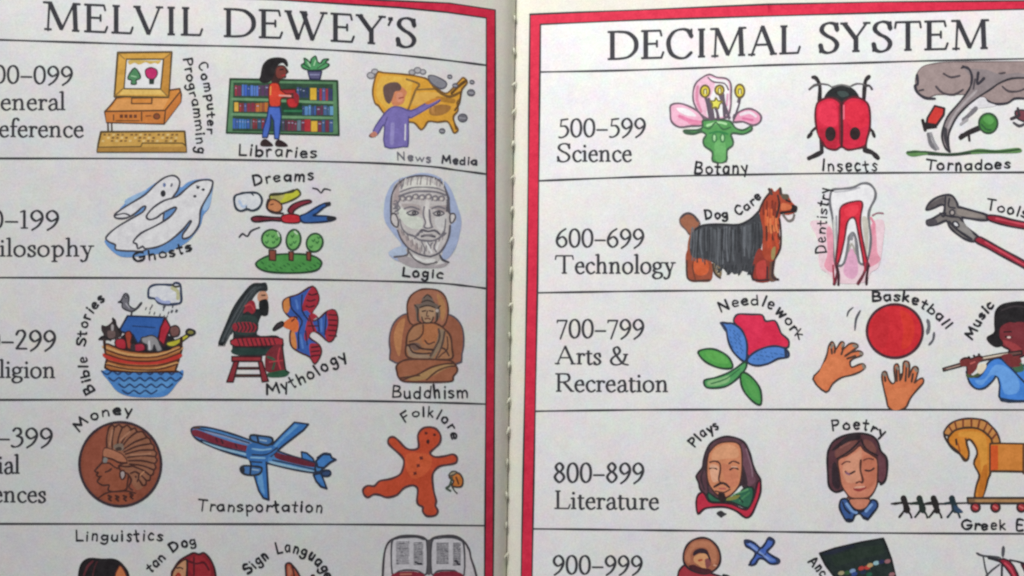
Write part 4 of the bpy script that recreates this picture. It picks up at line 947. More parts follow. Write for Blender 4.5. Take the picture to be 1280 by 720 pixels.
# tornado (1120,75)
a = Art('tornado_drawing', 'drawing of a grey tornado lifting a tree and a hat, captioned Tornadoes', 0.10, 1120, 75, 4.966)
a.o('cloud', '9c8a88', "160,45 240,22 330,14 500,12 800,10 1100,20 1180,110 1130,230 1000,265 900,240 800,235 740,240 700,262 640,275 570,255 545,230 460,240 440,215 350,215 250,215 180,238 130,180 122,110", 1.2, '6a5a5c')
a.s('cloud', '33303a', 3.0, "130,95 135,150 118,160 130,200 180,235 240,240"); a.s('cloud', '33303a', 1.8, "145,190 170,185"); a.s('cloud', '4a4248', 2.4, "295,85 340,108 395,98"); a.s('cloud', '4a4248', 2.4, "248,165 290,205 360,215 415,185"); a.s('cloud', '4a4248', 2.4, "660,165 700,195 770,192 830,160"); a.s('cloud', '33303a', 2.6, "555,245 610,272 690,268 735,240 800,240 850,250"); a.s('cloud', '4a4248', 2.2, "640,85 675,80")
a.f('cloud', 'dad8dc', "470,245 545,232 570,262 620,285 500,300 450,300"); a.f('cloud', None, "380,230 440,222 425,262 330,330 300,300 330,240")
a.f('', '8b8082', "415,45 470,55 560,60 650,90 760,80 820,110 700,122 640,150 590,185 520,225 440,285 380,350 345,410 325,470 322,520 335,570 305,545 288,485 290,430 318,355 375,285 425,225 460,165 465,110")
for p_ in ("405,50 440,45 465,75 472,120 462,165 425,225 375,285 318,355 290,430 286,490 305,545 332,570", "830,112 720,115 640,145 590,180 520,225 440,285 380,350 345,410 325,470 325,530 335,568"): a.s('', '2f2c33', 2.3, p_)
a.s('', 'aaa2a4', 2.6, "500,190 440,250 370,330 325,420"); a.s('', '4c464c', 2.2, "490,120 480,180"); a.s('', '33303a', 3, "510,80 505,150 545,115"); a.s('', '33303a', 2.6, "415,40 455,60 470,110 465,150"); a.f('', '3c3a40', "292,420 300,500 330,568 318,500 316,430"); 
a.o('hat', 'cc3630', "240,285 300,300 295,340 250,405 190,395 195,360", 2.6, '332024', 0); a.f('hat', '241c20', "172,385 250,402 255,422 180,432", 0); a.s('hat', '241c20', 4, "165,375 180,435", 0)
a.s('debris', '77757a', 4.2, "200,460 215,520 245,552"); a.s('debris', '9a989c', 3, "215,455 240,520 260,550"); a.s('debris', '77747a', 4.5, "420,370 460,335 495,300"); a.s('debris', 'aaa6aa', 3, "400,400 440,370")
a.o('debris', '7a3c48', "740,320 780,310 840,330 840,380 790,380 750,360", 1.8, '2f2a30'); a.s('debris', '3a333a', 3.2, "715,365 755,350"); a.s('debris', '3a333a', 3, "755,300 765,345"); a.s('debris', '4a474e', 3, "730,390 765,410 800,395")
a.s('tree', '2b2427', 5.5, "400,480 450,450 520,420", 0); a.s('tree', '2b2427', 2.8, "440,455 405,465"); a.s('tree', '2b2427', 2.8, "450,455 455,500"); a.s('tree', '2b2427', 2.4, "430,470 400,490"); a.e('tree', '43843c', 572, 393, 58, 62, 2.2, '2f4a34'); a.f('tree', '5aa050', "540,365 580,345 610,380 575,400"); a.s('tree', '2b5a34', 2, "530,400 560,430 590,435")
a.f('grass_strip', '5f8a50', "60,575 120,560 220,575 350,580 460,560 520,550 620,558 760,545 770,575 640,580 520,582 350,592 200,588 100,600"); a.s('grass_strip', '2f4a30', 2.2, "70,572 180,570 330,585 500,565 640,570 765,555"); a.s('grass_strip', '2f3f30', 2.2, "200,585 340,590 460,580")
hand(a, "Tornadoes", "1155,212 1210,212.5 1264,210", 12, 1.8)
a.finish(book)

# dog (840,225)
a = Art('dog_drawing', 'drawing of a long haired black and tan terrier, captioned Dog Care', 0.10, 840, 225, 5.144)
a.o('tail', '9c6248', "50,255 75,220 110,212 150,235 178,280 150,320 115,350 90,320 60,290", 1.8, '6c5650'); a.s('tail', '4a4246', 2.6, "60,240 95,215 135,225 165,262")
a.f('', '9c5a3c', "120,340 150,320 200,500 110,520 100,420"); a.f('leg', '9a4c34', "88,480 120,440 180,490 250,520 262,600 245,650 180,655 115,650 92,590"); a.s('leg', '6c3a2a', 1.6, "150,505 132,560 150,640"); a.f('leg', 'cf5f34', "145,515 180,508 220,520 238,555 225,600 185,615 150,600 138,560"); a.s('leg', '4a342e', 2.2, "95,520 95,590 115,645 240,645"); a.f('leg', '8c7a5c', "265,530 310,545 320,600 305,632 275,610 258,570"); a.s('leg', '453830', 2.2, "262,540 275,600 310,630"); a.s('leg', 'd9cfb4', 1.8, "285,560 300,600")
a.f('', '3f4146', "130,340 180,295 300,285 430,290 490,262 550,215 585,250 590,330 575,430 545,520 522,598 500,582 480,592 452,584 425,598 400,606 380,592 352,596 330,572 305,560 280,540 200,505 130,495 112,420")
dr = random.Random(4)
for k in range(64):
    x = 130 + (k * 23 % 64) * 6.9; y0 = 305 + dr.uniform(-5, 20) - max(0, (x - 440)) * .35; L_ = dr.uniform(120, 240)
    a.s('', dr.choice(['2b2d31', '54585d', '44474c', '666a70', '303237', '585c61']), dr.uniform(1.0, 1.9), [(x, y0), (x + dr.uniform(-8, 6), y0 + L_ / 2), (x + dr.uniform(-12, 10), min(y0 + L_, 585))])
a.s('', '2a2b30', 2.6, "150,320 200,292 320,285 430,288 500,255 555,205")
a.f('leg', '8f3428', "525,520 560,440 600,480 640,520 640,645 520,645"); a.f('leg', 'b8403a', "545,540 600,520 600,630 548,630"); a.s('leg', '38262a', 2.4, "525,560 520,640 640,640"); a.f('leg', '6c4a3c', "635,510 665,500 655,600 680,640 625,645"); a.s('leg', '38262a', 2.6, "655,505 645,620 682,640"); a.s('leg', '38262a', 1.8, "612,560 612,630")
a.f('head', 'a8432a', "560,190 590,130 620,80 640,52 660,75 690,52 705,85 745,98 770,140 800,175 790,210 740,225 700,220 690,300 690,420 660,510 620,520 580,470 585,330")
for k in range(18):
    x = 590 + (k * 29) % 90; y = 130 + (k * 53) % 260; a.s('head', ['7c2e20', 'cf5f35', 'd97a48', '5c2a20', 'c24c2c'][k % 5], 2.4, [(x, y), (x - 4 + k % 7, y + 45), (x + (k * 5) % 16, y + 90)])
a.s('head', '3c2624', 2.4, "560,200 590,130 640,70"); a.s('head', '4a3a38', 3, "625,60 640,90"); a.s('head', '4a3a38', 3, "695,55 700,90"); a.s('head', '3c2624', 2.4, "680,100 690,160 670,240"); a.s('head', '3c2624', 2.2, "690,250 700,340 695,440 660,510"); a.f('head', '5c5446', "700,95 745,92 750,120 715,125"); a.s('head', '2a1e20', 2.2, "735,130 760,140"); a.f('head', '241c20', "770,160 805,170 800,205 780,205 760,185"); a.s('head', '241c20', 2.8, "700,212 750,205 790,200"); a.s('head', '77706c', 2.8, "715,225 745,262 775,255 785,225"); a.f('head', 'd07048', "705,150 760,160 765,185 705,195"); a.f('head', '9c8a58', "640,450 665,430 660,500 640,510")
for k in range(34):
    x = 285 + k * 7.4; y = 560 + 22 * math.sin(k * .7) - (0 if x > 330 else (330 - x) * .5); a.s('', ['34363b', '4a4d52', '2b2d31'][k % 3], 1.4, [(x, y), (x - 3, y + 22), (x - 6, y + 36 - abs(math.sin(k * 1.9)) * 12)], taper=True)
hand(a, "Dog", "880,273 895,272.5 911,273", 10.5, 1.9); hand(a, "Care", "919,270 933,263.5 944,254 953,245", 9.5, 1.9, piece="second_caption")
a.finish(book)

# tooth (1000,220)
a = Art('tooth_drawing', 'cutaway drawing of a tooth with red pulp, captioned Dentistry', 0.10, 1000, 220, 4.969)
a.f('gum', 'ecccd4', "60,290 130,280 200,330 230,500 300,480 340,500 420,500 440,300 520,280 515,420 490,560 440,600 400,660 240,665 180,610 120,560 110,400"); a.f('gum', 'e29aac', "165,330 200,340 220,540 200,600 150,560 170,480"); a.f('gum', 'e29aac', "440,310 470,330 480,470 500,520 450,560 430,540"); a.f('gum', 'dfa8c4', "290,500 320,450 350,500 360,600 320,640 270,600"); a.s('gum', '9a6a78', 1.8, "450,245 480,230 515,232"); a.s('gum', 'df8ba0', 3, "440,260 460,300 455,360")
a.o('', 'ecebf0', "190,110 205,85 260,80 330,72 380,48 430,50 465,90 465,140 435,200 425,260 440,380 430,480 410,540 375,545 360,500 350,400 330,355 305,380 290,480 270,545 240,558 215,530 215,380 200,250 185,170", 2.8, '6f6f74')
a.f('', 'c9cac6', "205,270 228,330 235,540 218,520 210,400"); a.f('', 'c4c0b4', "385,260 420,270 425,400 415,500 400,400"); a.s('', '9a9aa0', 1.8, "225,250 232,520"); a.s('', 'a9a49a', 2, "300,470 320,420 345,480"); a.s('', '77777c', 2.4, "275,540 300,440 300,385 322,358 345,385 350,470 368,538"); a.s('', '8a8a90', 3.0, "322,360 318,390"); a.s('', 'b4b4ba', 1.6, "215,100 300,92 370,72")
a.o('pulp', 'd8283e', "250,200 290,170 370,155 388,180 378,240 375,300 390,400 415,520 430,560 400,560 385,480 355,320 340,265 315,262 290,300 275,400 245,520 222,560 225,500 240,360 245,260", 2.2, '6a2432'); a.f('pulp', 'ef3a4c', "280,200 360,180 350,240 290,250")
a.s('nerve', '6a2a38', 3.4, "222,545 232,600 212,670"); a.s('nerve', '3c2028', 3.0, "228,560 240,620 238,675"); a.s('nerve', '9c2c40', 2, "205,555 210,660"); a.s('nerve', '6a2a38', 3.4, "415,545 395,610 360,668"); a.s('nerve', '3c2028', 3, "425,560 415,620 412,672"); a.s('nerve', 'b03048', 2, "405,540 400,590")
hand(a, "Dentistry", "1033,318 1032,285 1034,262 1037,233", 12, 1.6)
a.finish(book)

# pliers (1140,225)
a = Art('pliers_drawing', 'drawing of grey pliers with red handles, captioned Tools', 0.10, 1140, 225, 5.143)
a.o('', '77716f', "92,190 110,150 160,112 220,96 262,105 290,150 296,175 340,185 400,200 480,225 490,255 440,258 350,245 320,245 345,300 430,370 400,395 340,380 280,340 240,300 220,262 160,285 105,290 95,262 130,250 190,215 205,210 208,165 180,160 140,180", 2.6, '33313a')
a.f('', '5c5658', "110,160 200,110 215,140 160,160 110,185"); a.f('', '8f8680', "300,185 400,210 470,235 400,240 300,225"); a.f('', '8c8886', "290,275 330,275 400,360 370,375 300,320"); a.s('', '33313a', 2.2, "215,110 210,200"); a.s('', '33313a', 2.0, "240,120 235,170 275,180"); a.s('', '33313a', 2.2, "205,225 250,235 300,240 320,260"); a.e('', 'a9a09c', 258, 210, 16, 18, 1.8, '33313a'); a.e('', 'd6d6da', 282, 285, 22, 15, 2, '33313a', 40); a.s('', '33313a', 2.8, "240,270 290,320 380,380"); a.s('', '33313a', 2.4, "180,215 200,235 215,215"); a.f('', '4a454c', "100,262 150,252 160,280 105,290"); a.s('', '33313a', 2.2, "300,170 380,195 480,222")
a.o('handle', '9c2036', "485,228 560,232 640,255 760,278 900,310 900,350 760,320 640,300 540,275 490,256", 2.2, '3c2530'); a.s('handle', 'cf4a5c', 1.8, "540,248 640,270 740,290")
a.o('handle', '9c2036', "430,365 500,400 600,455 720,520 860,600 850,640 700,555 560,480 480,435 405,395", 2.2, '3c2530'); a.s('handle', 'cf4a5c', 1.6, "470,400 600,475 720,545")
hand(a, "Tools", "1231,260.5 1250,265.5 1268,269 1284,273", 12, 1.7)
a.finish(book)

# needlework (860,365)
a = Art('rose_drawing', 'drawing of an embroidered red rose with blue sepals, captioned Needlework', 0.10, 860, 365, 4.8)
KN = '34303c'
a.o('', 'd8234a', "275,180 285,145 310,132 380,135 445,138 465,175 520,172 545,215 560,250 600,285 605,315 590,335 520,325 440,345 360,385 350,300 320,230", 2.2, KN); a.f('', 'dc2850', "300,150 430,150 450,220 420,300 370,330 350,240")
a.o('sepal', '4f82cc', "200,185 235,188 270,190 320,225 350,290 355,350 345,415 310,400 265,350 240,290 228,225", 2.4, '26304a'); a.s('sepal', '2c3c5c', 2.4, "195,185 215,215 232,240"); a.o('sepal', '4f82cc', "355,420 375,380 430,345 500,325 560,330 598,355 600,390 540,400 480,430 410,442", 2.4, '26304a'); a.s('sepal', '22304a', 3, "585,345 588,388")
for k in range(26):
    t = k / 26; x = 250 + (k * 37) % 80; y = 225 + (k * 61) % 150
    if abs((x - 250) * 1.5 - (y - 225) * .8) < 62: a.s('sepal', '34609c', 1.2, [(x, y), (x + 6, y + 8)], 0)
    x = 390 + (k * 43) % 180; y = 350 + (k * 29) % 70
    if y > 350 + abs(x - 500) * .12 and y < 425 - (x - 400) * .25: a.s('sepal', '34609c', 1.2, [(x, y), (x + 8, y + 3)], 0)
a.o('stem', '4f9c5c', "350,425 345,460 300,515 240,560 180,575 110,572 98,530 160,515 230,490 290,455 330,425", 2.2, '223f30'); a.f('stem', '86b87c', "120,535 200,515 250,500 240,540 170,562 120,560"); a.s('stem', '2f6a40', 1.4, "140,550 230,520 310,460")
a.o('leaf', '4fa04a', "60,365 90,345 150,342 210,365 250,400 268,450 230,460 170,450 100,415", 2.3, '223f2c'); a.f('leaf', '5cab50', "100,365 160,355 220,390 240,430 160,420"); a.o('leaf', '4a9a4c', "318,490 350,488 400,530 435,590 438,672 400,665 345,610 318,550", 2.3, '223f2c'); a.f('leaf', '56a352', "345,520 390,550 420,610 420,650 370,600")
hand(a, "Needlework", "900,392 915,384 932,381.5 950,381.5 965,388 980,402 993,418 1001,425", 12, 1.7)
a.finish(book)

# basketball (1000,360)
a = Art('basketball_drawing', 'drawing of a red ball thrown between two hands, captioned Basketball', 0.10, 1000, 360, 4.645)
a.e('', 'cf2430', 550, 250, 162, 155, 3.0, '4a2430'); a.f('', 'd63228', "580,130 640,160 665,240 640,330 590,350 600,240"); a.f('', 'c6232e', "430,180 480,130 520,180 500,330 450,340 415,270")
KH = '4a342c'
for i, pts in enumerate(("75,530 120,470 155,390 165,340 185,312 200,330 205,360 225,330 240,312 255,320 245,360 285,325 320,322 335,340 290,375 335,365 362,375 355,392 310,410 290,430 300,460 340,445 365,440 378,460 350,485 300,505 240,520 190,555 150,605",
                        "520,700 500,640 485,580 475,520 480,490 500,488 515,530 535,555 552,540 545,470 552,445 572,450 580,530 595,500 600,435 620,425 635,445 630,520 650,470 668,455 685,470 675,520 665,550 690,530 712,525 715,550 680,590 640,640 605,700")):
    a.o('hand', 'd9794c', pts, 2.0, KH)
    a.c(1000, 360, 4.645)
a.f('hand', 'dc7f50', "150,420 230,400 270,450 200,520 140,580 95,540"); a.f('hand', 'dc7f50', "515,600 640,580 620,640 590,700 530,700")
for p_ in ("185,380 180,330", "200,375 205,350", "240,385 250,355", "262,395 300,370", "275,410 320,395"): a.s('hand', KH, 2.3, p_, 0)
for p_ in ("562,540 560,460", "580,535 588,500", "612,540 618,450", "648,545 655,500", "490,500 495,540"): a.s('hand', KH, 2.3, p_, 0)
for p_ in ("180,345 190,330", "245,335 250,325", "310,335 325,338", "350,380 358,382", "365,450 372,462", "560,460 568,470", "615,440 622,455", "668,470 676,480", "486,500 494,505"): a.s('hand', '8c8478', 3, p_, 0)
a.s('motion_mark', '4a4a52', 1.7, "272,165 282,135 308,112", taper=True); a.s('motion_mark', '5a5a62', 2.4, "318,245 325,180 350,130", taper=True); a.s('motion_mark', '6a6a72', 4, "740,185 748,220 738,265", taper=True); a.s('motion_mark', '5a5a62', 2.6, "778,258 772,300 748,330", taper=True)
hand(a, "Basketball", "1088,377 1105,375.5 1125,376 1143,380 1158,388 1172,399 1184,413", 11.5, 1.8)
a.finish(book)

# music (1160,365)
a = Art('flute_player_drawing', 'drawing of a flute player in a blue top, captioned Music', 0.10, 1160, 365, 4.8)
a.o('', '4486dc', "230,480 250,500 300,510 330,480 360,425 420,395 480,430 530,480 600,420 660,440 700,560 700,640 600,655 440,650 430,560 412,500 390,530 340,575 290,580 250,545", 2.3, '22344f'); a.f('', '6aa4ec', "280,530 340,520 400,440 470,450 540,520 540,600 460,610 430,520 380,500 320,560"); a.s('', '22344f', 2.2, "440,400 500,460 576,540 640,600"); a.s('', '22344f', 2.6, "440,640 530,655 640,650"); a.f('', '3f6a4c', "500,430 560,425 576,470 530,480")
a.o('face', '7c2c34', "430,210 480,180 540,175 620,190 660,260 640,330 580,380 530,400 510,440 470,400 450,380 490,350 440,320 425,270", 1.8, '2c1a20'); a.f('face', 'a03c40', "440,290 500,300 560,340 540,370 480,330"); a.s('face', '1f1418', 2, "465,268 500,272"); a.e('face', 'e4c8c0', 485, 272, 12, 6, 0); a.s('face', '1f1418', 1.6, "455,240 500,238")
a.f('hair', '1c181b', "395,190 400,120 430,80 480,62 560,55 640,70 690,130 700,220 660,260 620,200 560,170 520,185 470,180 430,215 420,260 450,300 440,325 400,330 360,300 352,270 395,240")
a.s('hair', '3a3236', 2, "440,110 520,85 600,95"); a.o('flute', '6e4a44', "88,458 200,425 330,388 440,368 560,352 564,374 440,392 330,412 200,446 92,474", 1.5, '231a1e', 0); a.f('flute', 'dccdb8', "330,392 440,372 478,366 480,376 440,382 332,402", 0); a.s('flute', 'b09a8c', 1.3, "110,462 190,440", 0)
for x in (215, 245, 275, 305): a.e('flute', '2a1c1e', x, 446 - (x - 90) * .27 - 14, 8, 6, 0)
a.f('', '7a2f34', "440,380 500,372 520,420 560,440 500,450 455,410")
a.f('hand', '7a3030', "190,410 220,390 260,395 300,380 325,385 318,410 300,430 290,460 262,490 235,500 232,450 200,445"); a.s('hand', '301c20', 1.8, "200,405 230,395 260,402"); a.s('hand', '301c20', 1.8, "260,400 300,385 325,390"); a.s('hand', '301c20', 1.8, "232,450 235,500"); a.s('hand', 'c0605a', 2, "255,430 280,420"); a.s('hand', '4a5a34', 3, "235,500 262,510 300,495"); a.f('hand', 'e8dcc4', "300,440 340,430 350,450 320,490 295,480"); a.f('hand', '7a3030', "490,395 540,385 560,420 510,440")
hand(a, "Music", "1214,426 1222,411 1231,395 1244,381", 10.5, 2.0)
a.finish(book)

# plays (840,515)
a = Art('playwright_drawing', 'drawing of a long haired bearded man in a red collar, captioned Plays', 0.10, 840, 515, 4.966)
a.o('', '5a3a44', "150,400 168,372 188,345 196,300 212,240 240,195 285,165 340,152 400,162 450,190 478,240 492,290 505,335 522,375 548,415 545,455 520,485 480,490 440,440 300,560 232,530 205,510 175,480 165,440", 2.2, '2b2028'); a.f('', '704a58', "430,200 470,260 490,370 520,420 480,460 440,400"); a.f('', '3a2a32', "440,330 470,440 440,470 425,420")
a.s('', '3a2a32', 2.0, "230,220 205,330 180,410 200,480"); a.s('', '3a2a32', 2.2, "200,300 215,400 225,490"); a.s('', '8a6a78', 1.6, "460,230 490,330 500,400")
a.o('collar', 'c42a44', "150,560 162,515 195,500 230,555 300,565 370,570 430,600 470,600 510,530 530,440 548,430 548,500 520,580 490,640 455,655 400,615 330,590 260,590 200,600 160,632", 2.3, '3a1c28')
a.o('collar', '2f6a50', "225,500 300,545 400,520 440,480 480,465 505,480 500,540 470,595 400,570 350,555 280,560 230,550", 2.0, '1c2c28'); a.s('collar', '5c9a68', 2, "380,520 420,500 470,480"); a.s('collar', '4a8a5c', 2, "420,550 480,500"); a.s('collar', '16302a', 1.6, "400,510 440,560"); a.f('collar', '8a8a44', "350,530 420,515 400,540 340,550")
a.o('face', 'd48a64', "222,280 240,240 280,200 340,185 400,190 430,230 435,330 425,430 400,480 350,525 310,530 270,505 230,450 215,380", 1.8, '4a2c28'); a.f('face', 'e0a078', "260,240 330,200 400,220 410,280 330,290 250,300"); a.f('face', 'cf8060', "310,320 400,360 410,440 360,470 330,430"); a.f('face', 'e5ac8c', "235,330 290,340 290,420 250,430")
a.s('face', '5a342c', 2.0, "235,312 265,305 295,318 300,360 290,420 310,445"); a.s('face', '5a342c', 1.9, "355,320 380,305 415,318"); a.s('face', '3a2424', 1.7, "232,352 255,345 278,355"); a.s('face', '3a2424', 1.9, "360,358 385,345 410,355"); a.s('face', 'e2b49a', 1.4, "240,342 275,342"); a.s('face', 'e2b49a', 1.4, "370,340 402,342")
a.s('face', '3a2424', 2.6, "262,465 290,448 312,440 335,450 355,468"); a.s('face', 'b9605a', 2.0, "295,475 330,476"); a.f('face', '2f2020', "290,500 325,505 330,540 305,560 288,535"); a.s('face', '4a2c28', 1.6, "270,490 320,500 360,480")
a.f('button_mark', '3a383c', "282,620 305,612 325,625 340,632 320,645 305,655 290,645 276,632")
hand(a, "Plays", "867,560 877,549 888,541 900,534", 11.5, 1.8)
a.finish(book)

# poetry (1010,515)
a = Art('poet_drawing', 'drawing of a woman with brown hair and a blue collar, captioned Poetry', 0.10, 1010, 515, 4.966)
a.o('', '59343c', "120,280 130,230 160,180 230,145 310,132 390,145 430,180 450,240 485,280 492,350 480,420 450,450 430,430 250,470 200,490 165,495 130,460 122,380", 2.4, '241c22'); a.f('', '7a4a44', "170,240 240,180 300,170 300,220 250,260 180,290"); a.f('', '7a4a44', "350,170 400,190 425,240 400,260 350,220"); a.f('', '6c3f48', "440,270 475,300 480,400 445,430 435,340"); a.f('', '33242c', "150,330 175,320 200,450 180,480 150,440"); a.f('', '2c2026', "250,145 320,135 320,170 250,185 170,235 150,230")
a.s('', '241c22', 2, "180,290 260,240 320,180"); a.s('', '241c22', 2, "330,170 360,230 430,270"); a.s('', '8f5c54', 2, "200,220 260,190")
a.o('face', 'd4866a', "185,300 240,270 290,235 325,208 350,240 400,270 430,300 432,400 425,460 390,520 350,535 270,535 235,500 205,450 195,380", 1.8, '4a2c28'); a.f('face', 'dd9a7c', "230,300 300,250 330,230 330,330 320,420 250,440 215,380"); a.f('face', 'c9785c', "345,270 420,300 420,420 370,480 340,420")
a.s('face', '6a3a34', 1.6, "210,325 235,308 260,310"); a.s('face', '6a3a34', 1.6, "345,300 375,288 405,295"); a.s('face', '3a2426', 2, "232,370 255,385 290,368"); a.s('face', '3a2426', 2, "355,362 385,365 408,350"); a.s('face', '8c5c74', 2.4, "238,378 255,388"); a.s('face', '5a3028', 2.4, "328,300 325,360 340,420 335,438"); a.s('face', '5a3028', 1.8, "300,440 320,432 335,440"); a.s('face', '9c3a3a', 2.8, "288,478 320,485 355,470"); a.s('face', 'e7b49a', 1.6, "290,470 320,466 350,464"); a.s('face', '6a3a30', 2, "245,530 310,545 380,530")
a.o('neck', 'd08468', "262,540 380,540 375,580 340,605 300,605 265,575", 1.6, '4a2c28')
a.o('collar', '3a5c98', "205,545 240,540 265,580 300,615 340,615 375,580 395,545 425,555 430,590 400,630 370,665 345,655 320,630 290,640 275,675 240,675 215,640 195,590", 2.4, '1c2438'); a.s('collar', '7fa4d8', 2.8, "240,570 275,615 300,625"); a.s('collar', '7fa4d8', 2.8, "360,615 395,575"); a.s('collar', '1c2438', 3.4, "245,668 275,672"); a.s('collar', '1c2438', 3.4, "345,655 370,665"); a.s('collar', '1c2438', 2, "215,560 230,600 260,630")
hand(a, "Poetry", "1038,539 1055,536.5 1073,536 1088,539 1106,548", 11.5, 1.9)
a.finish(book)

# wooden horse (1110,515)
a = Art('wooden_horse_drawing', 'drawing of a wheeled wooden horse pulled by tiny men, captioned Greek Epics', 0.10, 1110, 515, 4.8)
KW = '4a3424'
a.o('mane', 'c98a4a', "335,130 350,95 390,60 450,42 520,40 580,52 620,85 650,120 670,170 665,190 630,190 600,140 540,100 460,95 400,110 370,140", 2.2, '3a2c2a')
for (x0, y0, x1, y1) in ((365, 85, 385, 120), (400, 58, 410, 100), (450, 45, 450, 90), (500, 42, 500, 88), (550, 45, 540, 95), (595, 65, 575, 110), (625, 95, 600, 135), (650, 130, 625, 160)): a.s('mane', '7a3a24', 2.2, [(x0, y0), (x1, y1)], 0)
a.o('', 'd9882e', "370,140 400,112 460,95 540,100 600,140 625,190 615,355 600,400 580,470 560,515 520,515 530,440 548,380 515,310 535,250 520,200 490,165 470,180 485,240 478,282 455,290 430,250 400,220 365,190 360,160", 2.4, KW)
a.f('', 'e09a3c', "430,120 540,120 590,170 590,330 560,360 550,260 530,190 480,150 430,150"); a.f('', 'c97624', "570,330 600,340 570,500 540,500"); a.s('', '3a2620', 2.6, "408,165 412,195"); a.s('', KW, 2.2, "470,180 465,160"); a.s('', KW, 2.4, "440,262 462,285"); a.s('', 'a9581f', 1.8, "420,190 430,235")
a.o('', 'd9882e', "612,190 660,188 900,192 900,360 700,355 612,355", 2.2, KW, 0); a.f('', 'd95a24', "616,200 660,200 660,345 616,350", 0); a.f('', 'd9883a', "665,196 895,198 895,350 665,348", 0)
a.s('', KW, 2.2, "812,192 812,368", 0); a.o('', 'd9882e', "850,360 900,360 880,515 850,515", 2, KW, 0)
a.s('mane', '3a2c2a', 2.4, "335,130 345,160 380,215 430,250")
a.o('cart', '8a6a4c', "475,515 900,515 900,548 480,548", 2.2, '3a302c', 0); a.f('cart', 'b98c5c', "520,525 895,525 895,540 520,540", 0)
for x in (524, 644, 800, 880): a.e('wheel', 'a82c34', x, 572, 26, 26, 2.4, '3a2428'); a.s('wheel', 'dc7070', 1.8, [(x - 10, 565), (x + 10, 578)], 0)
a.s('rope', '3a383c', 2.0, "20,550 80,545 200,552 330,550 480,545", 0)
for i, x in enumerate((95, 190, 275, 385)):
    c = ['241f20', '23302a', '241f20', '22343c'][i]
    a.e('pulling_man', c, x - 2, 520, 19, 21, 0); a.s('pulling_man', c, 6.8, [(x + 2, 530), (x + 14, 570), (x + 18, 590)]); a.s('pulling_man', c, 2.4, [(x + 10, 580), (x - 12, 610), (x - 28, 630)]); a.s('pulling_man', c, 2.4, [(x + 20, 590), (x + 38, 612), (x + 45, 632)]); a.s('pulling_man', c, 2.6, [(x, 540), (x - 30, 546), (x - 60 + i * 5, 550)])
a.f('pulling_man', '2f4a68', "395,560 420,570 450,600 425,605 400,590")
hand(a, "Greek Epics", "1201,661.5 1260,662 1318,662.5", 11.5, 1.9)
a.finish(book)

# bottom row right
a = Art('child_drawing', 'drawing of a haloed figure in red and a small blue plane', 0.10, 830, 660, 7.53)
a.o('', 'a83440', "130,450 150,390 200,345 260,350 400,410 480,440 560,470 600,560 600,700 100,700", 2.2, '3a2028')
a.o('halo', 'a8664c', "185,240 215,165 270,115 350,92 430,108 500,175 530,260 520,340 470,400 380,430 260,400 190,330", 2.4, '33242a'); a.f('halo', 'bf7c5c', "215,230 270,140 370,120 450,150 500,240 480,340 440,300 410,200 330,180 260,220 240,330 200,300")
a.f('', '33202c', "270,250 290,210 350,190 400,205 420,240 440,300 430,350 400,270 340,235 285,260"); a.f('', 'dca070', "290,265 350,240 400,250 420,300 415,350 380,385 320,345 280,310"); a.f('', '8a4a4c', "385,300 420,290 440,340 400,380"); a.s('', 'b04a34', 2.4, "330,305 355,300"); a.f('', '4a1c24', "230,360 280,345 340,370 440,390 420,430 300,410"); a.s('', 'd9a58a', 2, "470,350 490,355")
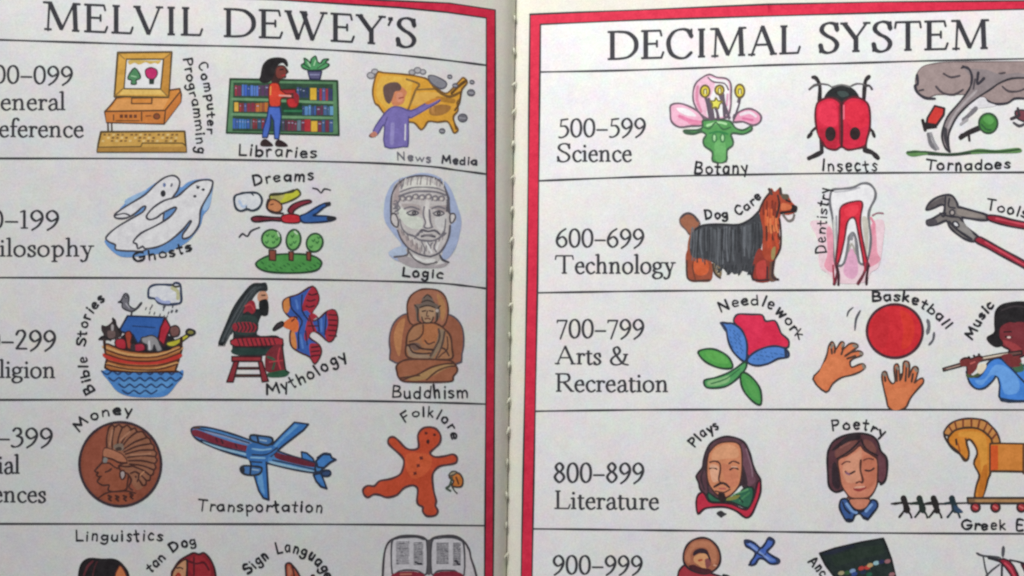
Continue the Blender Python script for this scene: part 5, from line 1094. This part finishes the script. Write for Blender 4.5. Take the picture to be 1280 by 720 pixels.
a.o('small_plane', '4a6cc0', "760,120 800,118 860,150 910,190 950,150 975,105 1000,92 1035,120 1020,165 985,200 970,225 1030,270 1085,300 1070,330 1000,335 940,290 890,290 860,335 820,350 815,320 850,270 860,230 810,190 770,165", 2.6, '1f2a48'); a.f('small_plane', '6a8ad0', "780,135 830,150 900,210 960,260 1040,300 1000,310 920,260 840,190"); a.s('small_plane', '1f2a48', 2.6, "800,345 830,350"); a.s('small_plane', '33406a', 1.3, "860,230 905,190"); a.s('small_plane', '33406a', 1.3, "925,285 965,230"); a.s('small_plane', '8aa4dc', 1.6, "800,150 880,215 980,290"); a.s('small_plane', '1f2a48', 1.8, "905,195 880,235 925,262"); a.s('small_plane', '2a3658', 3.4, "770,128 800,130"); a.s('small_plane', '2a3658', 3.0, "990,105 1020,115"); a.s('small_plane', '2a3658', 3.0, "1060,290 1070,320")
a.s('', '2a2a30', 3, "560,445 590,450 620,470")
a.finish(book)
a = Art('chest_drawing', 'drawing of a dark green chest with a coloured band', 0.10, 1000, 660, 9.14)
a.o('', '1f2c2a', "225,290 400,230 700,160 950,118 985,200 1040,350 1090,560 1130,760 500,760 380,540 290,420", 2.2, '17181b', 0); a.f('', '1c2436', "260,290 400,240 620,185 620,215 380,300 270,310", 0); a.f('', '24342a', "350,330 700,220 950,190 960,290 700,350 480,420 400,440", 0)
for (x, y, c) in ((470, 515, 'a9a07a'), (540, 510, '2f5a34'), (600, 490, '7f9cc0'), (620, 525, '2f4a8c'), (700, 460, 'b8403c'), (770, 450, 'c04038'), (800, 425, 'c0a070'), (870, 400, '9cc4cc'), (930, 385, '2a3058'), (1000, 380, '9c6a70'), (1050, 530, '9c6a70'), (790, 530, '1f5a44'), (720, 505, '23304a')):
    a.e('coloured_band', c, x, y, 36, 24, 0, ang=-15)
hand(a, "Anc", "1009,702 1018,710 1027,722", 11, 1.7)
a.finish(book)
a = Art('ship_drawing', 'ink drawing of a sailing ship with red sails', 0.10, 1200, 655, 11.075)
a.s('', '4a4a50', 2.4, "225,400 300,435 420,450 560,465", taper=True); a.s('', '2c2c33', 3.2, "400,465 480,490 560,510"); a.s('', '55555c', 3.4, "600,310 595,380 590,450", taper=True); a.s('', '4a4a50', 1.8, "320,450 345,600 380,720", 0); a.s('', '4a4a50', 1.8, "360,715 450,630 545,560", 0); a.s('', '2c2c33', 2.2, "580,560 575,760", 0); a.s('', '2c2c33', 2.2, "690,500 780,515 886,545 1000,580")
a.o('sail', '9c2038', "530,500 600,480 680,510 740,580 790,680 830,800 730,800 700,700 620,590", 2.2, '3a1c28', 0); a.o('sail', '9c2038', "850,560 950,570 1000,650 1050,800 950,800 900,660", 2.2, '3a1c28', 0); a.s('sail', 'd04a5c', 2, "620,540 700,620 760,740")
a.finish(book)
